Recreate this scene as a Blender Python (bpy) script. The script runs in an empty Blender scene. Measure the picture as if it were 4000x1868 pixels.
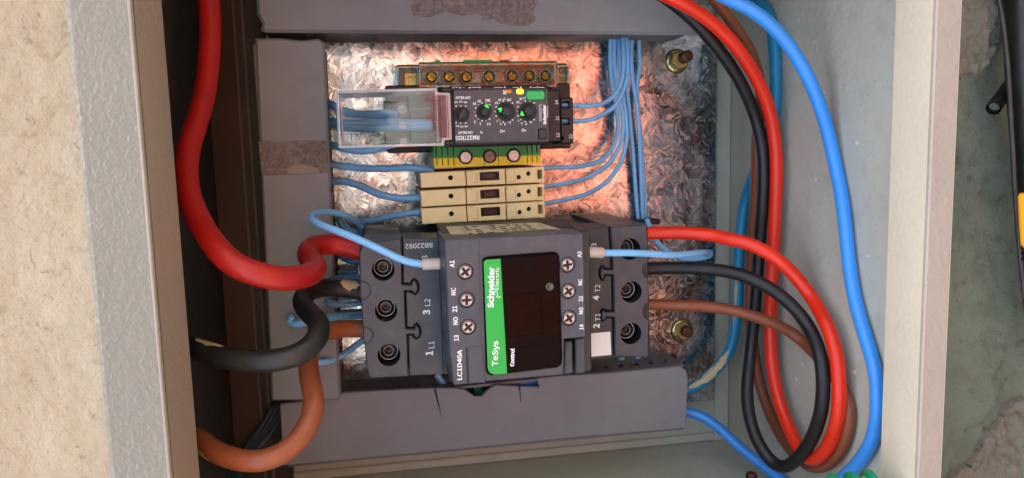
import bpy, bmesh, math, random
from math import pi, sin, cos, radians
from mathutils import Vector, Matrix, noise
from mathutils.geometry import delaunay_2d_cdt
random.seed(7)
SC = bpy.context.scene
COL = SC.collection

# ------------------------------------------------------------------ frame
# Everything is measured in millimetres in the frame of the mounting plate:
# u = along the plate (downwards in the world), v = across it, w = out of the cabinet.
# World: x = v, y = -w, z = -u  (the cabinet hangs upright on a wall, the camera is held on its side)
def W(u, v, w):
    return Vector((v, -w, -u)) * 0.001
ROT = Matrix(((0.984151308450776, 0.04756627299214232, -0.1708322327555975),
              (-0.026581940133699893, 0.992039982787649, 0.12308563283100662),
              (0.1753271300550889, -0.11659383441811137, 0.9775818509170103)))   # camera right / up / back in u, v, w
FPX, DIST = 3000.0, 402.0
def P(x, y, w):
    """place on the plane w mm in front of the plate, measured on the photograph"""
    d = ROT @ Vector(((x - 2000) / FPX, -(y - 934) / FPX, -1.0))
    t = (DIST - w) / -d.z
    return (d.x * t, d.y * t)
def S(x, y, w):
    a = P(x - 20, y, w); b = P(x + 20, y, w)
    return 40.0 / math.hypot(a[0] - b[0], a[1] - b[1])
def P3(x, y, w):
    p = P(x, y, w)
    return (p[0], p[1], w)

# ------------------------------------------------------------------ camera, sky, sun, exposure
cam = bpy.data.cameras.new('camera')
cam.sensor_width = 36; cam.sensor_fit = 'HORIZONTAL'; cam.lens = 36 * FPX / 4000
cam.clip_start = 0.01; cam.clip_end = 500
co = bpy.data.objects.new('camera', cam); COL.objects.link(co)
B3 = Matrix(((0, 1, 0), (0, 0, -1), (-1, 0, 0)))
co.matrix_world = Matrix.Translation(W(0, 0, DIST)) @ (B3 @ ROT).to_4x4()
SC.camera = co
SUN_EL = radians(64); SUN_ROT = radians(12)
wd = bpy.data.worlds.new('World'); SC.world = wd; wd.use_nodes = True
nt = wd.node_tree
bg = nt.nodes['Background']
sk = nt.nodes.new('ShaderNodeTexSky'); sk.sky_type = 'NISHITA'; sk.sun_disc = False
sk.sun_elevation = SUN_EL; sk.sun_rotation = SUN_ROT
sk.air_density = 0.6; sk.dust_density = 7.0; sk.ozone_density = 0.0
hs = nt.nodes.new('ShaderNodeHueSaturation'); hs.inputs['Saturation'].default_value = 0.68     # thin white veil of cloud
nt.links.new(sk.outputs[0], hs.inputs['Color']); nt.links.new(hs.outputs[0], bg.inputs[0]); bg.inputs[1].default_value = 0.15
sl = bpy.data.lights.new('sun', 'SUN'); sl.energy = 2.4; sl.angle = radians(0.5); sl.color = (1, 0.95, 0.87)
so = bpy.data.objects.new('sun', sl); COL.objects.link(so)
# the sun stands behind the wall (+y), turned a little towards +x
sd = Vector((sin(SUN_ROT) * cos(SUN_EL), cos(SUN_ROT) * cos(SUN_EL), sin(SUN_EL)))
so.rotation_euler = (-sd).to_track_quat('-Z', 'Y').to_euler()
so.location = sd * 5
SC.view_settings.view_transform = 'Standard'; SC.view_settings.look = 'None'
SC.view_settings.exposure = 2.9; SC.view_settings.gamma = 1.0
SC.cycles.max_bounces = 10; SC.cycles.transparent_max_bounces = 16

# ------------------------------------------------------------------ materials
def lin(h):
    h = h.lstrip('#'); o = []
    for i in (0, 2, 4):
        c = int(h[i:i + 2], 16) / 255
        o.append(c / 12.92 if c <= 0.04045 else ((c + 0.055) / 1.055) ** 2.4)
    return tuple(o) + (1.0,)
class NT:
    def __init__(s, name):
        s.m = bpy.data.materials.new(name); s.m.use_nodes = True
        s.t = s.m.node_tree; s.b = s.t.nodes['Principled BSDF']
        s.out = s.t.nodes['Material Output']
    def n(s, k, **kw):
        nd = s.t.nodes.new('ShaderNode' + k)
        for a, b in kw.items():
            setattr(nd, a, b)
        return nd
    def l(s, a, b): s.t.links.new(a, b)
    def coord(s, which='Object'):
        return s.n('TexCoord').outputs[which]
    def noise(s, scale, detail=4, rough=0.55, vec=None, dist=0.0):
        nd = s.n('TexNoise'); nd.inputs['Scale'].default_value = scale
        nd.inputs['Detail'].default_value = detail; nd.inputs['Roughness'].default_value = rough
        nd.inputs['Distortion'].default_value = dist
        s.l(vec if vec is not None else s.coord(), nd.inputs['Vector'])
        return nd.outputs['Fac']
    def ramp(s, fac, stops, interp='LINEAR'):
        nd = s.n('ValToRGB'); cr = nd.color_ramp; cr.interpolation = interp
        while len(cr.elements) < len(stops): cr.elements.new(0.5)
        for e, (p, c) in zip(cr.elements, stops):
            e.position = p; e.color = c if len(c) == 4 else tuple(c) + (1,)
        s.l(fac, nd.inputs[0]); return nd.outputs[0]
    def mix(s, fac, a, b, mode='MIX'):
        nd = s.n('Mix', data_type='RGBA', blend_type=mode)
        if isinstance(fac, (int, float)): nd.inputs[0].default_value = fac
        else: s.l(fac, nd.inputs[0])
        for i, v in ((6, a), (7, b)):
            if isinstance(v, tuple): nd.inputs[i].default_value = v if len(v) == 4 else v + (1,)
            else: s.l(v, nd.inputs[i])
        return nd.outputs[2]
    def math(s, op, a, b=None, clamp=False):
        nd = s.n('Math', operation=op, use_clamp=clamp)
        for i, v in ((0, a), (1, b)):
            if v is None: continue
            if isinstance(v, (int, float)): nd.inputs[i].default_value = v
            else: s.l(v, nd.inputs[i])
        return nd.outputs[0]
    def bump(s, h, strength, dist=0.001, normal=None):
        nd = s.n('Bump'); nd.inputs['Strength'].default_value = strength; nd.inputs['Distance'].default_value = dist
        s.l(h, nd.inputs['Height'])
        if normal is not None: s.l(normal, nd.inputs['Normal'])
        s.l(nd.outputs[0], s.b.inputs['Normal']); return nd.outputs[0]
    def set(s, col=None, rough=None, metal=None, spec=None, **kw):
        if col is not None:
            if isinstance(col, tuple): s.b.inputs['Base Color'].default_value = col
            else: s.l(col, s.b.inputs['Base Color'])
        if rough is not None:
            if isinstance(rough, (int, float)): s.b.inputs['Roughness'].default_value = rough
            else: s.l(rough, s.b.inputs['Roughness'])
        if metal is not None: s.b.inputs['Metallic'].default_value = metal
        if spec is not None: s.b.inputs['Specular IOR Level'].default_value = spec
        for k, v in kw.items(): s.b.inputs[k.replace('_', ' ')].default_value = v
        return s.m
def shade(c, k): return (c[0] * k, c[1] * k, c[2] * k, 1)

def plastic(name, hexc, rough=0.45, var=0.18, dust=0.12, dustc='#8a7d70', scale=60, grain=2500, gb=0.12, spec=0.5):
    """moulded plastic: slow tone drift, a film of dust, fine grain"""
    n = NT(name); c = lin(hexc)
    a = n.noise(scale, 5, 0.6)
    col = n.mix(a, shade(c, 1 - var), shade(c, 1 + var))
    d = n.ramp(n.noise(scale * 4.3, 6, 0.7), [(0.48, (0, 0, 0)), (0.75, (dust,) * 3)])
    col = n.mix(d, col, lin(dustc))
    r = n.ramp(n.noise(scale * 1.7, 4), [(0.3, (rough - 0.08,) * 3), (0.7, (min(1, rough + 0.12),) * 3)])
    n.bump(n.noise(grain, 2), gb, 0.0003)
    return n.set(col, r, 0, spec)
def pvc(name, hexc, rough=0.36, dirt=0.25, dirtc='#3a2c24', scuff=0.0, bumpk=0.25):
    """cable sheath: soft sheen, grime in patches, small scuffs"""
    n = NT(name); c = lin(hexc)
    a = n.noise(45, 4)
    col = n.mix(a, shade(c, 0.86), shade(c, 1.12))
    d = n.ramp(n.noise(160, 7, 0.72), [(0.5, (0, 0, 0)), (0.78, (dirt,) * 3)])
    col = n.mix(d, col, lin(dirtc))
    if scuff:
        sc = n.ramp(n.noise(420, 5, 0.7), [(0.66, (0, 0, 0)), (0.7, (scuff,) * 3)])
        col = n.mix(sc, col, lin('#b9ab98'))
    r = n.ramp(n.noise(120, 5), [(0.3, (rough - 0.06,) * 3), (0.75, (rough + 0.16,) * 3)])
    n.bump(n.noise(220, 5, 0.6), bumpk, 0.0005)
    return n.set(col, r, 0, 0.5)
def printed_wire(name, hexc, ink='#0b1c3c', amount=0.60):
    """thin sheath with a run of small dark printing along one side (uv: x in mm along, y round)"""
    n = NT(name); c = lin(hexc)
    uv = n.coord('UV')
    sp = n.n('SeparateXYZ'); n.l(uv, sp.inputs[0])
    cx = n.n('CombineXYZ'); n.l(n.math('MULTIPLY', sp.outputs[0], 1.7), cx.inputs[0]); n.l(n.math('MULTIPLY', sp.outputs[1], 22), cx.inputs[1])
    nz = n.noise(1.0, 2, 0.6, cx.outputs[0])
    band = n.math('MULTIPLY', n.math('GREATER_THAN', sp.outputs[1], 0.0), n.math('LESS_THAN', n.math('ABSOLUTE', n.math('SUBTRACT', sp.outputs[1], 0.06)), 0.05))
    word = n.math('GREATER_THAN', n.math('SINE', n.math('MULTIPLY', sp.outputs[0], 0.32)), -0.35)
    ik = n.math('MULTIPLY', n.math('MULTIPLY', band, word), n.math('GREATER_THAN', nz, amount - 0.08))
    col = n.mix(n.noise(70, 4), shade(c, 0.85), shade(c, 1.12))
    col = n.mix(n.math('MULTIPLY', ik, 0.8), col, lin(ink))
    return n.set(col, 0.38, 0, 0.5)
def metal(name, hexc, rough=0.3, var=0.35, scale=900, bumpk=0.2):
    n = NT(name); c = lin(hexc)
    a = n.noise(scale, 4, 0.6)
    col = n.mix(a, shade(c, 1 - var), shade(c, 1.1))
    n.bump(n.noise(scale * 1.3, 3), bumpk, 0.0003)
    return n.set(col, n.ramp(a, [(0.3, (rough + 0.15,) * 3), (0.7, (rough,) * 3)]), 1.0)
def flat(name, hexc, rough=0.55, emit=0.0):
    n = NT(name)
    c = lin(hexc)
    col = n.mix(n.noise(900, 3), shade(c, 0.85), shade(c, 1.1))
    if emit:
        n.b.inputs['Emission Color'].default_value = c; n.b.inputs['Emission Strength'].default_value = emit
    return n.set(col, rough, 0, 0.4)
def painted_steel(name, hexc, lump=0.5, scale=260, rough=0.33, dirt=0.25, bd=0.0011):
    """stove-enamelled sheet with an orange-peel skin"""
    n = NT(name); c = lin(hexc)
    col = n.mix(n.noise(14, 6, 0.65), shade(c, 0.82), shade(c, 1.1))
    d = n.ramp(n.noise(70, 8, 0.75), [(0.52, (0, 0, 0)), (0.8, (dirt,) * 3)])
    col = n.mix(d, col, lin('#6d5a48'))
    sp = n.ramp(n.noise(520, 3, 0.5), [(0.70, (0, 0, 0)), (0.73, (0.55,) * 3)])
    col = n.mix(n.math('MULTIPLY', sp, dirt * 2, True), col, lin('#4a3d33'))
    h = n.math('ADD', n.noise(scale, 3, 0.45, None, 0.6), n.math('MULTIPLY', n.noise(scale * 0.35, 3), 0.6))
    n.bump(h, lump, bd)
    r = n.ramp(n.noise(40, 4), [(0.3, (rough - 0.05,) * 3), (0.7, (rough + 0.12,) * 3)])
    return n.set(col, r, 0, 0.5)

def galvanised(name):
    """zinc-coated sheet: leafy crystals, each tilted a little and streaked its own way"""
    n = NT(name)
    geo = n.n('NewGeometry')
    oc = n.coord()
    w1 = n.n('TexNoise'); w1.inputs['Scale'].default_value = 120; w1.inputs['Detail'].default_value = 3
    n.l(oc, w1.inputs['Vector'])
    sub = n.n('VectorMath', operation='SUBTRACT'); n.l(w1.outputs['Color'], sub.inputs[0]); sub.inputs[1].default_value = (0.5, 0.5, 0.5)
    scl = n.n('VectorMath', operation='SCALE'); n.l(sub.outputs[0], scl.inputs[0]); scl.inputs['Scale'].default_value = 0.006
    pos = n.n('VectorMath', operation='ADD'); n.l(oc, pos.inputs[0]); n.l(scl.outputs[0], pos.inputs[1])
    def cells(scale):
        v = n.n('TexVoronoi'); v.inputs['Scale'].default_value = scale; n.l(pos.outputs[0], v.inputs['Vector']); return v
    va = cells(170)
    # second set of crystals: long blades, direction drawn from the first set
    rnd = n.n('SeparateColor'); n.l(va.outputs['Color'], rnd.inputs[0])
    ang = n.math('MULTIPLY', rnd.outputs[0], 6.283)
    rot = n.n('VectorRotate', rotation_type='Y_AXIS'); n.l(pos.outputs[0], rot.inputs['Vector']); n.l(ang, rot.inputs['Angle'])
    st = n.n('VectorMath', operation='MULTIPLY'); n.l(rot.outputs[0], st.inputs[0]); st.inputs[1].default_value = (950, 210, 260)
    vb = n.n('TexVoronoi'); vb.inputs['Scale'].default_value = 1.0; n.l(st.outputs[0], vb.inputs['Vector'])
    # facet tilt
    def tilt(col, k):
        s1 = n.n('VectorMath', operation='SUBTRACT'); n.l(col, s1.inputs[0]); s1.inputs[1].default_value = (0.5, 0.5, 0.5)
        s2 = n.n('VectorMath', operation='SCALE'); n.l(s1.outputs[0], s2.inputs[0]); s2.inputs['Scale'].default_value = k
        return s2.outputs[0]
    a1 = n.n('VectorMath', operation='ADD'); n.l(geo.outputs['Normal'], a1.inputs[0]); n.l(tilt(va.outputs['Color'], 0.03), a1.inputs[1])
    a2 = n.n('VectorMath', operation='ADD'); n.l(a1.outputs[0], a2.inputs[0]); n.l(tilt(vb.outputs['Color'], 0.042), a2.inputs[1])
    nm = n.n('VectorMath', operation='NORMALIZE'); n.l(a2.outputs[0], nm.inputs[0])
    sb = n.n('SeparateColor'); n.l(vb.outputs['Color'], sb.inputs[0])
    tone = n.math('ADD', n.math('MULTIPLY', rnd.outputs[1], 0.45), n.math('MULTIPLY', sb.outputs[1], 0.55))
    col = n.ramp(tone, [(0.12, (0.20, 0.22, 0.22)), (0.45, (0.46, 0.48, 0.47)), (0.85, (0.70, 0.72, 0.70))])
    dirt = n.ramp(n.noise(30, 7, 0.7), [(0.5, (0, 0, 0)), (0.8, (0.45,) * 3)])
    col = n.mix(dirt, col, lin('#5b5049'))
    n.bump(n.noise(1400, 3), 0.12, 0.0002, nm.outputs[0])
    return n.set(col, n.ramp(sb.outputs[2], [(0, (0.14,) * 3), (1, (0.30,) * 3)]), 1.0)

def plaster(name, c0, c1, c2, spots, bumpk=0.7, stain=0.0):
    n = NT(name)
    big = n.noise(9, 6, 0.62)
    col = n.ramp(big, [(0.3, lin(c0)), (0.52, lin(c1)), (0.72, lin(c2))])
    fine = n.noise(230, 6, 0.7)
    col = n.mix(n.ramp(fine, [(0.30, (0.5,) * 3), (0.42, (0, 0, 0))]), col, lin(spots))
    pits = n.ramp(n.noise(150, 5, 0.75, None, 1.2), [(0.30, (0.8,) * 3), (0.36, (0, 0, 0))])
    col = n.mix(pits, col, lin(spots))
    st = n.ramp(n.noise(24, 7, 0.72, None, 0.6), [(0.60, (0, 0, 0)), (0.70, (stain,) * 3)])
    col = n.mix(st, col, lin(spots))
    h = n.math('ADD', n.noise(330, 7, 0.68), n.math('MULTIPLY', n.noise(80, 6, 0.6, None, 0.8), 1.2))
    n.bump(h, bumpk, 0.0016)
    return n.set(col, 0.85, 0, 0.25)

def clear_plastic(name, tint=(0.93, 0.95, 0.95), gloss=0.16, rough=0.06, wav=0.25, milky=0.0, mcol=(0.7, 0.75, 0.8), wscale=(60, 60, 400)):
    """thin clear moulding: light goes straight through, the surface keeps its shine"""
    n = NT(name); t = n.t; t.nodes.remove(n.b)
    tr = n.n('BsdfTransparent'); tr.inputs[0].default_value = tint + (1,)
    gl = n.n('BsdfGlossy'); gl.inputs['Roughness'].default_value = rough
    mp = n.n('Mapping'); n.l(n.coord(), mp.inputs[0]); mp.inputs['Scale'].default_value = wscale
    bp = n.n('Bump'); bp.inputs['Strength'].default_value = wav; bp.inputs['Distance'].default_value = 0.002
    n.l(n.noise(1.0, 3, 0.5, mp.outputs[0]), bp.inputs['Height']); n.l(bp.outputs[0], gl.inputs['Normal'])
    lw = n.n('LayerWeight'); lw.inputs[0].default_value = 0.45
    f = n.math('ADD', n.math('MULTIPLY', n.math('POWER', lw.outputs['Facing'], 2.0), 0.8), gloss, True)
    mx = n.n('MixShader'); n.l(f, mx.inputs[0]); n.l(tr.outputs[0], mx.inputs[1]); n.l(gl.outputs[0], mx.inputs[2])
    sh = mx.outputs[0]
    if milky:
        df = n.n('BsdfDiffuse'); df.inputs[0].default_value = mcol + (1,)
        m2 = n.n('MixShader'); m2.inputs[0].default_value = milky; n.l(sh, m2.inputs[1]); n.l(df.outputs[0], m2.inputs[2]); sh = m2.outputs[0]
    n.l(sh, n.out.inputs[0]); return n.m

M = {}
M['paint'] = painted_steel('cabinet_paint_inside', '#c0bfae', 0.35, 190, 0.32, 0.3)
M['rim'] = painted_steel('cabinet_paint_rim', '#858070', 0.55, 560, 0.15, 0.08, 0.0011)
M['return'] = painted_steel('cabinet_paint_warm_bounce', '#bea892', 0.3, 330, 0.45, 0.12)  # browner copy of the rim paint, warm bounce from the ground coloured in
M['lip'] = painted_steel('cabinet_lip_cream', '#d2c4aa', 0.3, 330, 0.45, 0.08)
M['face'] = painted_steel('cabinet_face_paint', '#a79a8c', 0.35, 330, 0.45, 0.12)
M['rim_soft'] = painted_steel('cabinet_paint_lip', '#c6c2b8', 0.35, 330, 0.4, 0.1)
M['galv'] = galvanised('galvanised_steel')
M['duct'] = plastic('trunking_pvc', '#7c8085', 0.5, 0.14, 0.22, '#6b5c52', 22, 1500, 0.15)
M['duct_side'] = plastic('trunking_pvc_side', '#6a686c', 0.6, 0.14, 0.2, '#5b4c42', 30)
M['shadow'] = plastic('shade_dark_pvc', '#383534', 0.6, 0.2, 0.2, '#4c4038', 25)  # dark colour that stands in for shade at one end
M['tape'] = NT('old_tape')
def _tape():
    n = M['tape']
    a = n.noise(330, 6, 0.75, None, 1.0)
    col = n.ramp(a, [(0.35, lin('#5c5450')), (0.5, lin('#756c69')), (0.66, lin('#8c837e'))])
    n.bump(a, 0.8, 0.0008); return n.set(col, 0.55, 0, 0.4)
M['tape'] = _tape()
M['gum'] = plastic('tape_remnant', '#8f8278', 0.6, 0.1, 0.15)
M['grey'] = plastic('contactor_grey', '#393f47', 0.42, 0.12, 0.16, '#857a70', 40)
M['grey_d'] = plastic('contactor_dark', '#2c2f33', 0.5, 0.14, 0.2, '#6f645a', 40)
M['grey_l'] = plastic('contactor_front', '#40454e', 0.4, 0.1, 0.16, '#8d8278', 40)
M['black'] = plastic('black_plastic', '#17161a', 0.45, 0.2, 0.12, '#5e544c', 80)
M['cover'] = plastic('smoked_cover', '#0e0b0b', 0.22, 0.15, 0.01, '#5b4a42', 50, 3000, 0.03, 0.06)
M['cover2'] = plastic('smoked_window', '#070606', 0.15, 0.15, 0.01, '#5b4a42', 50, 3000, 0.02, 0.08)
M['well'] = flat('well_black', '#0c0c0d', 0.4)
M['relay'] = plastic('relay_face', '#3f4146', 0.42, 0.1, 0.14, '#7d7368', 60)
M['relay_blue'] = plastic('relay_body', '#4b5a66', 0.5, 0.1, 0.1)
M['beige'] = plastic('terminal_beige', '#f7e6aa', 0.5, 0.08, 0.14, '#8a6d45', 50)
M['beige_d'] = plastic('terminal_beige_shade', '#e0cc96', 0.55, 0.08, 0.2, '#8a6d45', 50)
M['pe_green'] = plastic('earth_green', '#17873e', 0.42, 0.1, 0.12)
M['pe_yellow'] = plastic('earth_yellow', '#ecd21e', 0.42, 0.08, 0.12)
M['green'] = plastic('brand_green', '#12a83f', 0.4, 0.06, 0.05, '#777777')
M['btn'] = plastic('button_green', '#0fb05c', 0.35, 0.06, 0.05)
M['arrow'] = flat('pointer_green', '#22dd3c', 0.4, 0.25)  # slight glow added, though the pointers are no lamps
M['led'] = flat('lit_led', '#ffc814', 0.4, 1.3)
M['led_off'] = flat('amber_led', '#a8661c', 0.35, 0.1)
M['bronze'] = plastic('dark_bronze', '#1c1812', 0.35, 0.3, 0.15, '#6a5a38', 300)
M['white'] = flat('white_print', '#e8e8e8', 0.6)
M['label_beige'] = plastic('rating_plate', '#cdbf9e', 0.45, 0.1, 0.25, '#7d6a50', 60)
M['ink'] = flat('dark_print', '#332e2a', 0.6)
M['sticker'] = plastic('white_sticker', '#dcdad6', 0.45, 0.05, 0.1, '#9a8f84')
M['steel'] = metal('screw_steel', '#c6c8c8', 0.3, 0.55, 700, 0.8)
M['steel_d'] = metal('dark_steel', '#6f6c68', 0.3, 0.6)
M['nickel'] = metal('dull_nickel', '#b9b3a4', 0.45, 0.4)
M['base_green'] = plastic('bar_base_green', '#1d6b48', 0.45, 0.1, 0.1)
M['zinc'] = metal('yellow_zinc', '#dccb8c', 0.25, 0.5)
M['rust'] = metal('rusty_stud', '#7b5a48', 0.45, 0.6, 1200, 0.5)
M['brass'] = metal('brass', '#c79a4a', 0.22, 0.5)
M['brass_d'] = metal('old_brass', '#6d5223', 0.28, 0.6)
M['ferrule'] = plastic('ferrule_sleeve', '#cbb9ae', 0.45, 0.08, 0.2, '#8a6d5a')
M['red'] = pvc('red_sheath', '#e82c0c', 0.33, 0.10, '#5b0a06')
M['red_d'] = pvc('dusty_red_sheath', '#b51c17', 0.34, 0.5, '#4d110d', 0.22, 0.5)
M['blk'] = pvc('black_sheath', '#151313', 0.42, 0.1, '#3a332d')
M['blk_d'] = pvc('dusty_black_sheath', '#262524', 0.36, 0.35, '#55504a', 0.3, 0.5)
M['brn'] = pvc('brown_sheath', '#87492a', 0.42, 0.2, '#3c2015')
M['org'] = pvc('faded_brown_sheath', '#a05838', 0.36, 0.4, '#5a2a14', 0.2, 0.5)
M['blu'] = pvc('blue_sheath', '#3792e6', 0.34, 0.06, '#1b3f70')
M['teal'] = pvc('teal_sheath', '#1487b0', 0.36, 0.2, '#0c3c50')
M['ltblu'] = printed_wire('light_blue_wire', '#86c6f6')
M['ltblu2'] = pvc('light_blue_plain_wire', '#84c4f6', 0.38, 0.08, '#29507c', 0, 0.1)
M['dkblu'] = printed_wire('dark_blue_wire', '#6598cc')
M['navy'] = pvc('navy_wire', '#2c4258', 0.45, 0.3, '#14181c')
M['gy'] = NT('green_yellow_sheath')
def _gy():
    n = M['gy']; uv = n.coord('UV'); sp = n.n('SeparateXYZ'); n.l(uv, sp.inputs[0])
    k = n.math('LESS_THAN', n.math('ABSOLUTE', n.math('SUBTRACT', n.math('FRACT', n.math('ADD', sp.outputs[1], 0.1)), 0.3)), 0.06)
    col = n.mix(k, lin('#0a8a5c'), lin('#9fd84a')); n.bump(n.noise(200, 4), 0.2, 0.0005)
    return n.set(col, 0.35, 0, 0.5)
M['gy'] = _gy()
M['cream'] = plastic('cream_paint_smear', '#c9b38a', 0.7, 0.15, 0.3, '#7d6540', 200, 700, 0.9)
M['hose'] = pvc('black_hose', '#131211', 0.4, 0.2, '#4a4038', 0.1)
M['yellow'] = plastic('yellow_plastic', '#e8a010', 0.4, 0.1, 0.2)
M['hood'] = clear_plastic('clear_hood', (0.95, 0.97, 0.98), 0.03, 0.03, 0.2, 0.0, (0.7, 0.75, 0.8), (330, 330, 30))
M['hood_edge'] = clear_plastic('clear_hood_edge', (0.88, 0.90, 0.92), 0.20, 0.10, 0.3, 0.34, (0.75, 0.76, 0.8))
M['clear'] = clear_plastic('clear_cover', (0.92, 0.96, 0.94), 0.035, 0.05, 0.5, 0.0, (0.7, 0.72, 0.7), (150, 150, 150))
M['clear_edge'] = clear_plastic('clear_cover_edge', (0.45, 0.66, 0.56), 0.18, 0.12, 0.6, 0.14, (0.35, 0.55, 0.45), (150, 150, 150))
M['plaster'] = plaster('beige_plaster', '#b3a48a', '#bdb097', '#c8bda6', '#77695c', 1.0, 0.45)
M['concrete'] = plaster('grey_green_render', '#5f6456', '#757b69', '#8a8976', '#34352e', 1.0, 0.5)
M['patch'] = plaster('broken_render', '#6f6a5c', '#7d7768', '#8d8675', '#3b362d', 1.0)
M['soil'] = plaster('red_soil', '#8f3610', '#9a3e12', '#83300e', '#421e10', 0.4)
M['green_bounce'] = plaster('added_green_ground', '#4c5530', '#5a6238', '#4a4e2e', '#2a2e1a', 0.5)
M['apron'] = plaster('grey_screed', '#77736c', '#858078', '#6c6861', '#4c4944', 0.4)
M['far'] = plaster('pale_yard', '#8f8c80', '#9a978b', '#868378', '#5a574e', 0.4)
M['dark_band'] = plaster('dark_strip_ground', '#2c3236', '#353a3c', '#2a2d30', '#15171a', 0.4)

# ------------------------------------------------------------------ geometry helpers
ORG = {}
def area2(p): return sum(p[i][0] * p[(i + 1) % len(p)][1] - p[(i + 1) % len(p)][0] * p[i][1] for i in range(len(p)))
def ccw(p):
    p = [(q[0], q[1]) for q in p]
    return p if area2(p) > 0 else p[::-1]
def offs(p, d, closed=True):
    """offset a polyline / polygon to its left by d (inwards for a ccw polygon)"""
    n = len(p); out = []
    for i in range(n):
        a = Vector(p[i - 1]) if (closed or i > 0) else None
        b = Vector(p[i]); c = Vector(p[(i + 1) % n]) if (closed or i < n - 1) else None
        d1 = (b - a).normalized() if a is not None else (c - b).normalized()
        d2 = (c - b).normalized() if c is not None else d1
        n1 = Vector((-d1.y, d1.x)); n2 = Vector((-d2.y, d2.x))
        m = n1 + n2
        k = 1.0 + n1.dot(n2)
        m = m / max(k, 0.35)
        out.append((b.x + m.x * d, b.y + m.y * d))
    return out
def circ(c, r, n=24, ph=0.0):
    return [(c[0] + r * cos(ph + 2 * pi * i / n), c[1] + r * sin(ph + 2 * pi * i / n)) for i in range(n)]
def rrect(u0, v0, u1, v1, r=0.0, n=4, a=0.0):
    u0, u1 = min(u0, u1), max(u0, u1); v0, v1 = min(v0, v1), max(v0, v1)
    if r <= 0: p = [(u0, v0), (u1, v0), (u1, v1), (u0, v1)]
    else:
        p = []
        for cx, cy, s in ((u1 - r, v0 + r, -pi / 2), (u1 - r, v1 - r, 0), (u0 + r, v1 - r, pi / 2), (u0 + r, v0 + r, pi)):
            for i in range(n + 1):
                t = s + pi / 2 * i / n; p.append((cx + r * cos(t), cy + r * sin(t)))
    if a:
        cx, cy = (u0 + u1) / 2, (v0 + v1) / 2
        p = [(cx + (x - cx) * cos(a) - (y - cy) * sin(a), cy + (x - cx) * sin(a) + (y - cy) * cos(a)) for x, y in p]
    return p
def rpx(x0, y0, x1, y1, w, r=0.0, a=0.0, n=4):
    """rectangle measured on the photograph, standing on the plane w"""
    xm, ym = (x0 + x1) / 2, (y0 + y1) / 2
    l, rr, t, b = P(x0, ym, w), P(x1, ym, w), P(xm, y0, w), P(xm, y1, w)
    c = P(xm, ym, w); hu = math.dist(l, rr) / 2; hv = math.dist(t, b) / 2
    return rrect(c[0] - hu, c[1] - hv, c[0] + hu, c[1] + hv, r, n, a)
def qpx(pts, w): return [P(x, y, w) for x, y in pts]

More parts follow.
